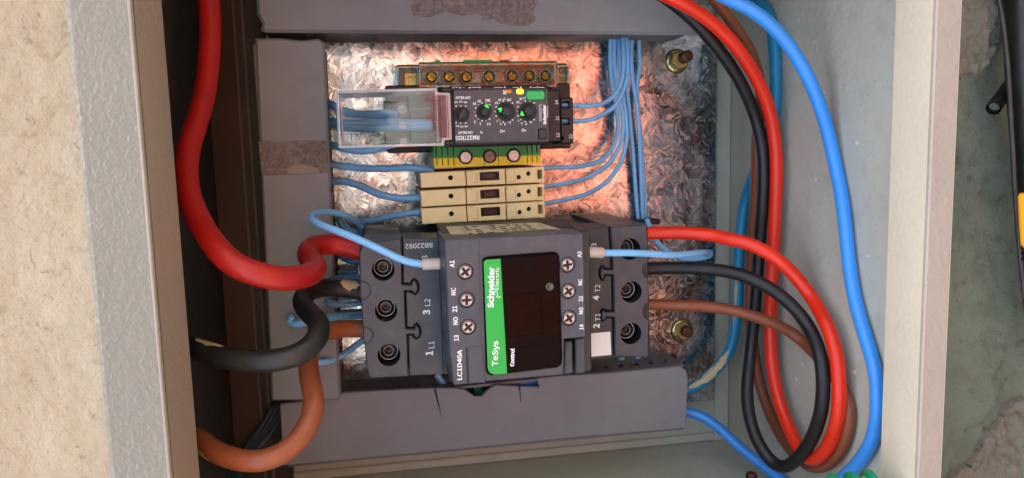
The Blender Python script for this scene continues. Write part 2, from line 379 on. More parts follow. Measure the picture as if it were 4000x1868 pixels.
class G:
    def __init__(s): s.bm = bmesh.new(); s.uv = None
    def v(s, u, v, w): return s.bm.verts.new((u, v, w))
    def face(s, vs, smooth=False):
        try:
            f = s.bm.faces.new(vs); f.smooth = smooth; return f
        except ValueError: return None
    def _cap(s, loops):
        """fill an outer loop with holes"""
        if len(loops) == 1 and len(loops[0]) <= 4:
            s.face(loops[0]); return
        flatv = [v for l in loops for v in l]
        idx, k = [], 0
        for l in loops: idx.append(list(range(k, k + len(l)))); k += len(l)
        pts = [Vector((v.co.x, v.co.y)) for v in flatv]
        inside = lambda p, l: sum(1 for a, b in zip(l, l[1:] + l[:1]) if (a.co.y > p[1]) != (b.co.y > p[1]) and p[0] < (b.co.x - a.co.x) * (p[1] - a.co.y) / (b.co.y - a.co.y) + a.co.x) % 2 == 1
        vs, _, fs, ov, _, _ = delaunay_2d_cdt(pts, [], idx, 1, 1e-5)
        z = flatv[0].co.z
        use = [flatv[o[0]] if o else s.v(v.x, v.y, z) for v, o in zip(vs, ov)]
        for f in fs:
            c = (sum(use[i].co.x for i in f) / len(f), sum(use[i].co.y for i in f) / len(f))
            if inside(c, loops[0]) and not any(inside(c, l) for l in loops[1:]): s.face([use[i] for i in f])
    def _band(s, a, b, smooth=False):
        n = len(a)
        for i in range(n): s.face([a[i], a[(i + 1) % n], b[(i + 1) % n], b[i]], smooth)
    def prism(s, pts, w0, w1, ch=0.25, holes=(), smooth=False):
        pts = ccw(pts)
        lo = [s.v(x, y, w0) for x, y in pts]
        if ch > 0:
            mid = [s.v(x, y, w1 - ch) for x, y in pts]
            hi = [s.v(x, y, w1) for x, y in offs(pts, ch)]
            s._band(lo, mid, smooth); s._band(mid, hi)
        else:
            hi = [s.v(x, y, w1) for x, y in pts]; s._band(lo, hi, smooth)
        tops = [hi]; bots = [lo]
        for h, depth in holes:
            h = ccw(h)[::-1]
            a = [s.v(x, y, w1) for x, y in h]; tops.append(a)
            if depth is None:
                b = [s.v(x, y, w0) for x, y in h]; bots.append(b); s._band(a, b, len(h) > 10)
            else:
                b = [s.v(x, y, w1 - depth) for x, y in h]; s._band(a, b, len(h) > 10); s.face(b)
        s._cap(tops); s._cap(bots)
        return s
    def box(s, u0, v0, w0, u1, v1, w1, ch=0.2): return s.prism(rrect(u0, v0, u1, v1), min(w0, w1), max(w0, w1), ch)
    def hexa(s, c8):
        vs = [s.v(*p) for p in c8]
        for f in ((0, 3, 2, 1), (4, 5, 6, 7), (0, 1, 5, 4), (1, 2, 6, 5), (2, 3, 7, 6), (3, 0, 4, 7)): s.face([vs[i] for i in f])
        return s
    def rev(s, c, prof, n=24, smooth=True):
        """turned shape about an axis along w: prof = [(radius, w)]"""
        prev = None
        for r, w in prof:
            if r <= 1e-6: cur = [s.v(c[0], c[1], w)]
            else: cur = [s.v(c[0] + r * cos(2 * pi * i / n), c[1] + r * sin(2 * pi * i / n), w) for i in range(n)]
            if prev:
                for i in range(n):
                    j = (i + 1) % n
                    if len(prev) == 1 and len(cur) == 1: continue
                    if len(prev) == 1: s.face([prev[0], cur[j], cur[i]], smooth)
                    elif len(cur) == 1: s.face([prev[i], prev[j], cur[0]], smooth)
                    else: s.face([prev[i], prev[j], cur[j], cur[i]], smooth)
            prev = cur
        return s
    def tube(s, path, r, n=14, caps=True, rf=None, a0=None, a1=None, ref=None):
        """tube through a list of (u,v,w); with a0/a1 only a strip of the wall, edge following rf"""
        pts = [Vector(p) for p in path]; m = len(pts)
        if s.uv is None: s.uv = s.bm.loops.layers.uv.new('UVMap')
        tang = [(pts[min(i + 1, m - 1)] - pts[max(i - 1, 0)]).normalized() for i in range(m)]
        up = Vector((0, 0, 1)); nv = up - tang[0] * up.dot(tang[0])
        if nv.length < 1e-3: nv = Vector((0, 1, 0)) - tang[0] * tang[0].y
        nv.normalize(); rings = []; L = 0.0; us = []
        for i in range(m):
            if i: L += (pts[i] - pts[i - 1]).length
            us.append(L)
            if a0 is not None:                     # strips keep to the side that looks out of the cabinet
                q = up - tang[i] * up.dot(tang[i])
                if q.length > 0.05: nv = q.normalized()
            else: nv = (nv - tang[i] * nv.dot(tang[i])).normalized()
            b = tang[i].cross(nv)
            rr = r * (rf(i / (m - 1)) if (rf and a0 is None) else 1.0)
            if a0 is None: an = [2 * pi * k / n for k in range(n)]
            else:
                lo, hi = a0(i / (m - 1)), a1(i / (m - 1)); an = [lo + (hi - lo) * k / n for k in range(n + 1)]
            rings.append([s.v(*(pts[i] + (nv * cos(t) + b * sin(t)) * rr)) for t in an])
        cnt = len(rings[0])
        for i in range(m - 1):
            for k in range(cnt if a0 is None else cnt - 1):
                k2 = (k + 1) % cnt
                f = s.face([rings[i][k], rings[i][k2], rings[i + 1][k2], rings[i + 1][k]], True)
                if f:
                    for lp, (uu, vv) in zip(f.loops, ((us[i], k / n), (us[i], (k + 1) / n), (us[i + 1], (k + 1) / n), (us[i + 1], k / n))): lp[s.uv].uv = (uu, vv)
        if caps and a0 is None: s.face(rings[0]); s.face(rings[-1])
        return s
    def mesh(s, name, mat, org, recalc=True):
        if recalc: bmesh.ops.recalc_face_normals(s.bm, faces=s.bm.faces[:])
        o = W(*org)
        for v in s.bm.verts:
            v.co = W(*v.co) - o
        me = bpy.data.meshes.new(name); s.bm.to_mesh(me); s.bm.free()
        me.materials.append(mat); return me
def thing(name, label, cat, org, group=None, kind=None):
    o = bpy.data.objects.new(name, None); COL.objects.link(o); o.empty_display_size = 0.01
    o.location = W(*org); ORG[o.name] = Vector(org); tagit(o, label, cat, group, kind); return o
def tagit(o, label, cat=None, group=None, kind=None):
    if label: o['label'] = label
    if cat: o['category'] = cat
    if group: o['group'] = group
    if kind: o['kind'] = kind
    return o
def part(name, g, mat, parent, label=None, at=None, recalc=True):
    """child mesh; at = own place for a shape built round 0,0,0"""
    if at is None:
        me = g.mesh(name, mat, ORG[parent.name], recalc); loc = Vector((0, 0, 0)); org = ORG[parent.name]
    else:
        me = g.mesh(name, mat, (0, 0, 0), recalc); loc = W(*(Vector(at) - ORG[parent.name])); org = Vector(at)
    o = bpy.data.objects.new(name, me); COL.objects.link(o); o.parent = parent; o.location = loc
    ORG[o.name] = Vector(org)
    if label: o['label'] = label
    return o
def again(src, parent, at):
    o = src.copy(); COL.objects.link(o); o.parent = parent; o.location = W(*(Vector(at) - ORG[parent.name])); ORG[o.name] = Vector(at)
    for ch in list(src.children):
        c = ch.copy(); COL.objects.link(c); c.parent = o; ORG[c.name] = Vector(at)
    return o
def solo(name, g, mat, label, cat=None, group=None, kind=None, org=None, recalc=True):
    if org is None:
        n = len(g.bm.verts); c = Vector((0, 0, 0))
        for v in g.bm.verts: c += v.co
        org = c / max(n, 1)
    me = g.mesh(name, mat, org, recalc); o = bpy.data.objects.new(name, me); COL.objects.link(o); o.location = W(*org)
    ORG[o.name] = Vector(org); return tagit(o, label, cat, group, kind)
def smooth_path(pts, step=2.0, soft=3):
    """Catmull-Rom through the points, evenly resampled (mm)"""
    P_ = [Vector(p) for p in pts]
    P_ = [P_[0] * 2 - P_[1]] + P_ + [P_[-1] * 2 - P_[-2]]
    out = []
    for i in range(1, len(P_) - 2):
        p0, p1, p2, p3 = P_[i - 1:i + 3]
        n = max(2, int((p2 - p1).length / 0.7))
        for k in range(n):
            t = k / n
            out.append(0.5 * ((2 * p1) + (p2 - p0) * t + (2 * p0 - 5 * p1 + 4 * p2 - p3) * t * t + (3 * p1 - p0 - 3 * p2 + p3) * t ** 3))
    out.append(P_[-2])
    # smooth a little, then resample
    for _ in range(soft):
        out = [out[0]] + [(out[i - 1] + out[i] * 2 + out[i + 1]) / 4 for i in range(1, len(out) - 1)] + [out[-1]]
    res = [out[0]]; acc = 0.0
    for i in range(1, len(out)):
        acc += (out[i] - out[i - 1]).length
        if acc >= step: res.append(out[i]); acc = 0
    if (res[-1] - out[-1]).length > 0.01: res.append(out[-1])
    return res
def cable(name, label, pts, r, mat, cat='cable', group=None, step=2.0, n=16, px=True, holder=False):
    path = smooth_path([P3(*p) for p in pts] if px else pts, step, 30 if r > 2.6 else 4)
    g = G().tube(path, r, n)
    o = solo(name, g, mat, label, cat, group, recalc=True)
    return o, path
def _font():
    try:
        import os
        p = os.path.join(bpy.utils.system_resource('DATAFILES'), 'fonts', 'Noto Sans CJK Regular.woff2')
        return bpy.data.fonts.load(p) if os.path.exists(p) else None
    except Exception: return None
FONT = _font()
def text(s, c, w, h, parent, mat='white', ang=90, bold=0.0, width=None, name='lettering', ext=0.03, label=None, tilt=None):
    cu = bpy.data.curves.new('t', 'FONT'); cu.body = s; cu.align_x = 'CENTER'; cu.size = 1.0; cu.resolution_u = 5; cu.offset = bold
    if FONT: cu.font = FONT
    ob = bpy.data.objects.new('t', cu); COL.objects.link(ob)
    dg = bpy.context.evaluated_depsgraph_get(); dg.update()
    me = bpy.data.meshes.new_from_object(ob.evaluated_get(dg)); bpy.data.objects.remove(ob); bpy.data.curves.remove(cu)
    xs = [v.co.x for v in me.vertices]; ys = [v.co.y for v in me.vertices]
    if not xs: return None
    cx, cy = (min(xs) + max(xs)) / 2, (min(ys) + max(ys)) / 2
    k = h / max(max(ys) - min(ys), 1e-6); kx = width / max(max(xs) - min(xs), 1e-6) if width else k
    a = radians(ang); o = W(*ORG[parent.name])
    for v in me.vertices:
        x, y = (v.co.x - cx) * kx, (v.co.y - cy) * k
        if tilt is None: q = (c[0] + x * cos(a) - y * sin(a), c[1] + x * sin(a) + y * cos(a), w + ext)
        else: q = tilt(x, y)
        v.co = W(*q) - o
    me.materials.clear(); me.materials.append(M[mat])
    me.name = name
    ob = bpy.data.objects.new(name, me); COL.objects.link(ob); ob.parent = parent; ORG[ob.name] = ORG[parent.name]
    if label: ob['label'] = label
    return ob
def tpx(s, x, y, w, hpx, parent, ang=90, wpx=None, **kw):
    k = S(x, y, w); return text(s, P(x, y, w), w, hpx / k, parent, ang=ang, width=(wpx / k if wpx else None), **kw)
def zoom(x0, y0, k): return lambda x, y: (x0 + k * x, y0 + k * y)
z5 = zoom(1100, 800, .632); z6 = zoom(1800, 800, .632); z7 = zoom(2200, 0, .78125); z8 = zoom(2600, 930, .7796)
z4 = zoom(1250, 550, .4077); z3 = zoom(1250, 100, .4157); zb = zoom(1700, 330, .2329); zh = zoom(1280, 320, .2494)
ze = zoom(1500, 200, .3106); r2 = zoom(0, 930, .7796); r1 = zoom(0, 0, .7814); z9 = zoom(1000, 1400, .6988)

# ------------------------------------------------------------------ ground outside (seen only as light and reflection)
GU = 1300.0
def sheet(name, mat, w0, w1, lift, half):
    g = G(); vs = [g.v(GU - lift, a, b) for a, b in ((-half, w0), (half, w0), (half, w1), (-half, w1))]; g.face(vs)
    return solo(name, g, M[mat], None, kind='structure', org=(GU - lift, 0, w0), recalc=False)
sheet('ground', 'green_bounce', -400, 20000, 0, 30000)  # unseen green ground, added to offset the soil's pink bounce
sheet('soil_strip', 'soil', 3300, 16600, 3, 2600)  # red soil, cut to a strip to weaken its bounce
sheet('pavement', 'apron', -390, 3400, 4, 8000)
sheet('dark_strip', 'dark_band', 4000, 4550, 4, 30000)  # unseen dark strip added for the band mirrored in the plate
sheet('yard', 'far', 16500, 90000, 4, 60000)

# ------------------------------------------------------------------ the wall round the cabinet
UL, UR, VB, VT = -84.0, 201.5, -180.0, 105.0          # inside of the cabinet
WF = 160.0                                            # front of its rim
def fbm(u, v, sc, o=4, seed=0.0):
    a, t, f = 1.0, 0.0, 1.0
    for _ in range(o):
        t += a * noise.noise(Vector((u * sc * f + seed, v * sc * f - seed, seed * 0.37))); a *= 0.5; f *= 2.1
    return t
def rough_sheet(g, u0, u1, v0, v1, fn, step):
    nu, nv = int((u1 - u0) / step) + 1, int((v1 - v0) / step) + 1
    gr = [[g.v(u0 + (u1 - u0) * i / nu, v0 + (v1 - v0) * j / nv, fn(u0 + (u1 - u0) * i / nu, v0 + (v1 - v0) * j / nv)) for j in range(nv + 1)] for i in range(nu + 1)]
    for i in range(nu):
        for j in range(nv): g.face([gr[i][j], gr[i + 1][j], gr[i + 1][j + 1], gr[i][j + 1]], True)
def left_fn(u, v):
    h = 143 + fbm(u, v, 0.045, 6) * 1.1 + fbm(u, v, 0.3, 3, 4.0) * 0.22
    p = fbm(u, v, 0.22, 3, 5.0)
    if p > 0.45: h -= (p - 0.45) * 2.6 * (0.4 + noise.noise(Vector((u * 0.05, v * 0.05, 3.0))))
    q = abs(fbm(u, v, 0.025, 3, 9.0))
    if q < 0.012 and v > -20: h -= (0.012 - q) * 60
    return h
def right_fn(u, v):
    h = 134 + fbm(u, v, 0.04, 6, 3.0) * 3.0
    p = fbm(u, v, 0.2, 3, 1.0)
    h += p * 0.7
    # broken coat of plaster near the top corner and low down, standing proud with a ragged edge
    e = (v - 23) + fbm(u, v, 0.09, 4, 7.0) * 7 - max(0, u - 232) * 0.9
    h += 3.2 / (1 + math.exp(-e * 1.6)) + (fbm(u, v, 0.35, 3, 2.0) * 0.9 if e > 0 else 0)
    e2 = -(v + 128) + fbm(u, v, 0.08, 4, 11.0) * 9 + (u - 226) * 0.8
    h -= 2.2 / (1 + math.exp(-e2 * 1.2))
    pq = P(3742, 625, 134); h -= 9 * math.exp(-((u - pq[0]) ** 2 / 5 + (v - pq[1]) ** 2 / 9))
    q = abs(fbm(u, v, 0.03, 3, 21.0) + 0.05)
    if q < 0.035: h -= (0.035 - q) * 55
    return h
g = G(); rough_sheet(g, -150, UL - 0.5, -180, 130, left_fn, 1.0)
for a in ((-4800, -3500, -120, -150.5, 3500, 142), (-150.5, 130.5, -120, UL - 0.5, 3500, 142), (-150.5, -3500, -120, UL - 0.5, -180.5, 142),
          (-149, -179, -120, UL - 0.6, 129, 120),
          (UL - 0.4, VT + 1.5, -120, UR + 0.4, 3500, 140), (UL - 0.4, -3500, -120, UR + 0.4, VB - 1.5, 140)):
    g.box(*a, ch=0)
solo('plaster_wall', g, M['plaster'], 'beige rough plastered wall on the left beside the cabinet', 'wall', recalc=True)
g = G(); rough_sheet(g, UR + 1.2, 400, -260, 220, right_fn, 1.7)
for a in ((400.5, -3500, -120, GU + 100, 3500, 130), (UR + 1.2, 220.5, -120, 400.5, 3500, 130), (UR + 1.2, -3500, -120, 400.5, -260.5, 130), (UR + 1.3, -259, -120, 399, 219, 112)):
    g.box(*a, ch=0)
rw = solo('rendered_wall', g, M['concrete'], 'grey green crumbling rendered wall on the right beside the cabinet', 'wall', recalc=True)

pit = P(3742, 625, 134)
def patch_fn(kind):
    def f(u, v):
        if kind == 0: e = (v - 24) + fbm(u, v, 0.09, 4, 7.0) * 7 - max(0, u - 229) * 1.6
        else: e = -(v + 141) + fbm(u, v, 0.08, 4, 11.0) * 9 + (u - 232) * 1.1
        return right_fn(u, v) + (2.4 + fbm(u, v, 0.3, 4, 4.0) * 1.5 if e > 0 else -2.0 + min(0, e) * 0.3)
    return f
for kind, bx in enumerate(((203, 240, 12, 90), (212, 262, -175, -100))):
    g = G(); rough_sheet(g, *bx, patch_fn(kind), 0.9); part('render_patch', g, M['patch'], rw)

# ------------------------------------------------------------------ the cabinet
cab = thing('cabinet', 'open grey steel electrical cabinet with a bare front rim holding everything', 'cabinet', (60, -40, -16))
T = 1.4
part('back_panel', G().box(UL - T, VB - T, -15 - T, UR + T, VT + T, -15, 0), M['paint'], cab)
part('side_wall', G().box(UL - T, VB - T, -15, UL, VT + T, 152, 0), M['paint'], cab)
part('side_wall', G().box(UR, VB - T, -15, UR + T, VT + T, 159.5, 0), M['paint'], cab)
part('side_wall', G().box(UL, VT, -15, UR, VT + T, 159.5, 0), M['paint'], cab)
part('side_wall', G().box(UL, VB - T, -15, UR, VB, 159.5, 0), M['paint'], cab)
# pressed fold along the foot of two walls
g = G(); g.box(UR - 9, VB, -15, UR - 0.2, VT, -12.6, 0.6); part('fold', g, M['paint'], cab)
g = G(); g.box(UL, VB + 0.2, -15, UR - 9.2, VB + 5, -13.0, 0.6); part('fold', g, M['paint'], cab)
# rims: a sloping broad one on the sky side, narrow ones elsewhere
RU0, RU1 = -85.8, -66.3
def slope_rim(g, ua, wa, ub, wb, v0, v1, t):
    # rounded outer edge, flat slope, crisp inner edge
    prof = [(ua + 1.2, wa - 7), (ua, wa - 3), (ua + 0.5, wa - 0.8), (ua + 1.8, wa), (ub - 0.9, wb), (ub - 0.1, wb - 0.5), (ub, wb - 1.6), (ub - t, wb - 2.0), (ua + 3, wa - 2.5)]
    a = [g.v(u, v0, w) for u, w in prof]; b = [g.v(u, v1, w) for u, w in prof]
    g._band(a, b); g.face(a); g.face(b)
part('front_rim', (lambda g: (slope_rim(g, RU0, 156.5, RU1, 160, VB - 8, VT + 8, 1.2), g)[1])(G()), M['rim'], cab)
part('rim_edge', G().tube([(RU1 - 0.9, VB - 7, 159.55), (RU1 - 0.9, -40, 159.55), (RU1 - 0.9, VT + 7, 159.45)], 0.6, 10), M['face'], cab)
part('front_rim', G().box(192.8, VB - 3, 158.3, 202.6, VT + 3, 160, 0.5), M['face'], cab)
part('front_rim', G().box(-66.2, VT - 9, 158.3, 192.7, VT + 3, 160, 0.5), M['rim_soft'], cab)
part('front_rim', G().box(-66.2, VB - 3, 158.3, 192.7, VB + 9, 160, 0.5), M['rim_soft'], cab)
g = G(); g.hexa([(-67.6, VB + 1, 127), (-66.3, VB + 1, 127), (-66.3, VT - 1, 127), (-67.6, VT - 1, 127), (-67.6, VB + 1, 158.2), (-66.35, VB + 1, 158.2), (-66.35, VT - 1, 158.2), (-67.6, VT - 1, 158.2)])
part('rim_return', g, M['return'], cab)
g = G(); g.hexa([(192.9, VB + 1, 138.5), (194.2, VB + 1, 138.5), (194.2, VT - 1, 138.5), (192.9, VT - 1, 138.5), (192.9, VB + 1, 158.2), (194.2, VB + 1, 158.2), (194.2, VT - 1, 158.2), (192.9, VT - 1, 158.2)])
part('rim_return', g, M['lip'], cab)
part('rim_return', G().box(-66, VT - 9, 139, 192.6, VT - 7.8, 158.2, 0), M['rim_soft'], cab)
part('rim_return', G().box(-66, VB + 7.8, 139, 192.6, VB + 9, 158.2, 0), M['rim_soft'], cab)
# the small bolt coming through the lower wall
bp_ = P(2935, 1868, 95)
g = G(); b0 = VB
bt = max(P(2935, 1848, 95)[1], b0 + 8)
for v0, v1, r in ((b0 + 0.1, b0 + 2, 4.5), (b0 + 2, bt - 1, 2.6), (bt - 1, bt, 2.1)):
    a = [g.v(bp_[0] + r * cos(k * pi / 8), v0, 95 + r * sin(k * pi / 8)) for k in range(16)]; b = [g.v(bp_[0] + r * cos(k * pi / 8), v1, 95 + r * sin(k * pi / 8)) for k in range(16)]
    g._band(a, b, True); g.face(a); g.face(b)
part('bolt', g, M['rust'], cab)
# small flakes of lifted paint on the lower wall
rc = random.Random(11)
for x, y in ((3136, 1425), (3113, 1482), (3338, 1452), (3140, 1650), (3120, 78), (3222, 362), (3042, 972), (3190, 700), (3390, 1000), (3350, 560)):
    k_ = P(x, y, 0)[0] / DIST; w_ = DIST - UR / k_; v_ = P(x, y, w_)[1]; r_ = rc.uniform(0.5, 1.1)
    g = G(); top = [g.v(UR - 0.35 * rc.random() - 0.1, v_ + r_ * rc.uniform(.5, 1) * cos(t), w_ + r_ * 1.6 * rc.uniform(.5, 1) * sin(t)) for t in (0.3, 1.4, 2.5, 3.6, 4.7, 5.6)]
    bot = [g.v(UR + 0.05, q.co.y, q.co.z) for q in top]; g._band(top, bot); g.face(top); g.face(bot)
    part('paint_flake', g, M['sticker'], cab)

# ------------------------------------------------------------------ assumed dark trunking, added to keep the shaded end of the cabinet dark
dk = thing('wiring_trunking', 'assumed dark trunking deepening the shade behind the thick red cable', 'trunking', (-70, -40, -15))
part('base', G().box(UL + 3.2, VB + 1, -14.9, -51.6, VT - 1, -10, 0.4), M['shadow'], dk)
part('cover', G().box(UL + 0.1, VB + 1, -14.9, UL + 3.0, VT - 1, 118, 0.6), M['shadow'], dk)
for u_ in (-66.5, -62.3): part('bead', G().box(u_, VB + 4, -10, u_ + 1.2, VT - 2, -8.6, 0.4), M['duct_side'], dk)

# ------------------------------------------------------------------ mounting plate with its two nuts
pl = thing('mounting_plate', 'galvanised mounting plate with crystal pattern behind the devices', 'mounting plate', (60, -40, -2))
hole = P(*z6(1310, 945), 0)
g = G().prism(rrect(-40, -150, 186.2, 72), -2, 0, 0.3, holes=[(circ(hole, 2.5, 20), None)]); part('sheet', g, M['galv'], pl)
def nut_parts(at, lean):
    f = G().rev((0, 0), [(0, 0.05), (6.6, 0.05), (6.7, 0.7), (5.4, 1.7), (4.9, 1.8)], 28)
    n = part('nut', f.prism(circ((0, 0), 5.5, 6, 0.3), 1.2, 5.6, 0.7), M['zinc'], pl, at=at)
    g = G(); pts = []
    for i in range(16):
        w = 0.3 + i * 0.6; pts.append((3.0 if i % 2 else 2.62, w))
    pts += [(2.2, pts[-1][1] + 0.5), (0, pts[-1][1] + 0.5)]
    g.rev((0, 0), pts, 18, False)
    for v in g.bm.verts: v.co.x += v.co.z * lean[0]; v.co.y += v.co.z * lean[1]
    s = part('stud', g, M['rust'], n, at=at)
    s.location = Vector((0, 0, 0))
for px, lean in ((z7(572, 305), (0.30, 0.20)), (z6(1372, 778), (0.02, 0.08))):
    q = P(*px, 2); nut_parts((q[0], q[1], 0), lean)

# ------------------------------------------------------------------ trunking
def comb(g, along, fixed, t, a0, a1, w1, pitch=10.0, slot=3.2, solid=3.0, top=3.0):
    """slotted side wall: along 'u' or 'v'"""
    def bx(p, q, wa, wb):
        if along == 'u': g.box(p, fixed, wa, q, fixed + t, wb, 0)
        else: g.box(fixed, p, wa, fixed + t, q, wb, 0)
    bx(a0, a1, 0.1, solid)
    a = a0
    while a < a1 - 1:
        bx(a, min(a + pitch - slot, a1), solid, w1 - top); a += pitch
    bx(a0, a1, w1 - top, w1)
# left, upright in the picture
dl = thing('wiring_trunking', 'grey trunking run left of the devices with an old tape band round it', 'trunking', (-36, -30, 0))
ru = lambda v, base: base + (v + 114) * 0.011
g = G().prism([(-49.8, 49.5), (-53.2, -117.0), (-23, -119.5), (-21.6, -118.5), (-19.8, 47.6), (-22.5, 49.3), (-30, 48.6), (-40, 49.6)], 35.5, 38, 1.0); part('cover', g, M['duct'], dl)
g = G(); comb(g, 'v', -22.6, 1.4, -118, 47, 35.4); part('slotted_side', g, M['duct_side'], dl)
g = G(); comb(g, 'v', -51.2, 1.4, -118, 47, 35.4); part('slotted_side', g, M['duct_side'], dl)
g = G().box(-49.6, -118, 0.1, -22.8, 47, 1.5, 0); part('base', g, M['duct_side'], dl)
tp = qpx([r1(1292, 708), r1(1345, 706), r1(1400, 712), r1(1460, 704), r1(1520, 700), r1(1600, 703), r1(1636, 700), r1(1645, 868), r1(1600, 866), r1(1555, 868), r1(1480, 876), r1(1420, 874), r1(1308, 880)], 38)
part('tape_band', G().prism(tp, 38.02, 38.2, 0.05), M['tape'], dl)
part('tape_remnant', G().prism(qpx([r1(1436, 866), r1(1446, 840), r1(1462, 832), r1(1480, 816), r1(1540, 826), r1(1592, 844), r1(1598, 864), r1(1500, 872)], 38), 38.22, 38.5, 0.08), M['gum'], dl)
# top
dt = thing('wiring_trunking', 'grey trunking run across the top with a torn brown tape mark', 'trunking', (56, 75, 0))
g = G().prism([(-48.3, 92), (-48.3, 60), (-46.5, 56), (-47.2, 53), (-45.5, 52.2), (20, 51.6), (100, 51.2), (158.6, 50.6), (160.3, 52.5), (160.3, 92)], 35.5, 38, 1.3); part('cover', g, M['duct'], dt)
g = G(); comb(g, 'u', 52.4, 1.4, -46, 159, 35.4, 10, 2.6, 24, 8); part('slotted_side', g, M['duct_side'], dt)
g = G(); comb(g, 'u', 89, 1.4, -46, 159, 35.4); part('slotted_side', g, M['duct_side'], dt)
g = G().box(-46, 54, 0.1, 159, 88.8, 1.5, 0); part('base', g, M['duct_side'], dt)
o_ = lambda x, y: (x * 1.5528, y * 1.5528)
tp = qpx([o_(1040, -30), o_(1350, -30), o_(1352, 10), o_(1340, 28), o_(1348, 50), o_(1330, 64), o_(1300, 66), o_(1262, 60), o_(1240, 48), o_(1215, 52), o_(1205, 34), o_(1160, 40), o_(1120, 30), o_(1080, 44), o_(1040, 40), o_(1034, 20)], 38)
part('tape_mark', G().prism(tp, 38.02, 38.15, 0.04), M['tape'], dt)
# bottom, cover broken at its upper edge
db = thing('wiring_trunking', 'grey trunking run along the bottom with a cracked and notched cover', 'trunking', (54, -136, 0))
edge = [z9(134, 258), z9(380, 222), z9(495, 192), z9(700, 180), z9(994, 166), z9(1040, 338), z9(1003, 166), z9(1110, 166), z9(1160, 174), z9(1190, 190), z9(1222, 214), z9(1262, 212), z9(1290, 182), z9(1335, 150),
        z9(1400, 152), z9(1468, 156), z9(1482, 248), z9(1476, 157), z9(1585, 160), z9(1566, 112), z9(1700, 98), z9(2000, 80), z9(2300, 52), z9(2372, 46), z9(2404, 66), z9(2416, 110), z9(2403, 392), z9(1800, 442), z9(1100, 512), z9(300, 588), z9(150, 600)]
g = G().prism(qpx(edge, 30), 27.5, 30, 0.45); part('cover', g, M['duct'], db)
g = G(); comb(g, 'u', -123.6, 1.4, -49, 156, 27.4, 8.3, 2.8, 15, 6)
for v in g.bm.verts: v.co.y += (v.co.x + 49) * 0.018
part('slotted_side', g, M['duct_side'], db)
g = G(); comb(g, 'u', -154.5, 1.4, -49, 156, 27.4); part('slotted_side', g, M['duct_side'], db)
g = G().box(-49, -153, 0.1, 156, -121, 1.5, 0); part('base', g, M['duct_side'], db)

# ------------------------------------------------------------------ earth bar under a clear cover
eb = thing('neutral_bar', 'clear covered brass terminal bar with seven screws on a green base', 'terminal bar', (*P(1900, 300, 0), 0))
wc = 36
part('base', G().prism(rpx(1556, 250, 2222, 352, 8, 1.0), 0.5, 8, 0.4), M['base_green'], eb)
part('base_rail', G().prism(rpx(1640, 243, 2176, 262, 24, 0.6), 8, 27, 0.4), M['base_green'], eb)
part('brass_bar', G().prism(rpx(1648, 282, 2165, 326, 15, 0.6), 9, 17, 0.5, holes=[(circ(P(*ze(x, y), 17), 2.2, 16), 5) for x, y in ((1175, 320), (1470, 318), (715, 330), (935, 330), (1725, 312), (1930, 312))]), M['nickel'], eb)
for x0, x1 in ((1580, 1627), (2180, 2212)):
    c = P(1604 if x0 < 1700 else 2186, 311, 12)
    part('brass_tab', G().prism(rpx(x0, 286, x1, 342, 12, 0.4), 8.5, 12, 0.3, holes=[(circ(c, 1.7, 18), 3)]), M['brass'], eb)
sg = G().rev((0, 0), [(0, 0), (2.5, 0), (2.5, 5.5)], 20); sg.prism(circ((0, 0), 2.5, 20), 5.4, 7.4, 0.5, holes=[(rrect(-2.0, -0.45, 2.0, 0.45, 0, 4, 0.7), 1.2)])
s0 = None
for i, (x, y) in enumerate(((600, 322), (820, 318), (1040, 322), (1325, 318), (1615, 310), (1830, 308), (2035, 308))):
    q = P(*ze(x, y), 24); at = (q[0], q[1], 16.5)
    if s0 is None: s0 = part('screw', sg, M['brass'], eb, at=at)
    else: again(s0, eb, at).rotation_euler = (0, random.uniform(-1, 1), 0)
cc = [P(*ze(x, y), wc) for x, y in ((600, 325), (820, 321), (1040, 325), (1325, 320), (1615, 312), (1830, 311), (2035, 310))]
body = qpx([ze(437, 157), ze(2174, 140), ze(2176, 450), ze(440, 455)], wc)
g = G().prism(body, wc - 1.3, wc, 0.35, holes=[(circ(c, 2.75, 24), None) for c in cc]); part('clear_cover', g, M['clear'], eb)
g = G()
for c in cc:                                     # collars round the screw openings
    a = [[g.v(c[0] + r * cos(2 * pi * k / 24), c[1] + r * sin(2 * pi * k / 24), w) for k in range(24)] for r, w in ((2.75, wc - 9), (2.75, wc + 0.5), (3.35, wc + 0.5), (3.35, wc - 9))]
    for i in range(4): g._band(a[i], a[(i + 1) % 4], True)
part('collar', g, M['clear_edge'], eb)
def frame_walls(g, poly, t, w0, w1):
    p = ccw(poly); q = offs(p, t); n = len(p)
    L = [[g.v(x, y, w) for x, y in pp] for pp, w in ((p, w0), (p, w1), (q, w1), (q, w0))]
    for i in range(4): g._band(L[i], L[(i + 1) % 4])
g = G(); frame_walls(g, body, 0.9, 12, wc - 1.4)
for pp in (((165, 190), (432, 192), (432, 462), (160, 462)), ((2180, 180), (2330, 180), (2318, 500), (2178, 470))):
    q = qpx([ze(*a) for a in pp], 24); frame_walls(g, q, 0.8, 9, 24)
part('cover_edge', g, M['clear_edge'], eb)
for pp in (((166, 192), (431, 194), (431, 460), (162, 460)), ((2182, 184), (2326, 184), (2316, 496), (2180, 468))):
    part('end_cover', G().prism(offs(ccw(qpx([ze(*a) for a in pp], 22)), 0.9), 21.5, 22.5, 0.2), M['clear'], eb)
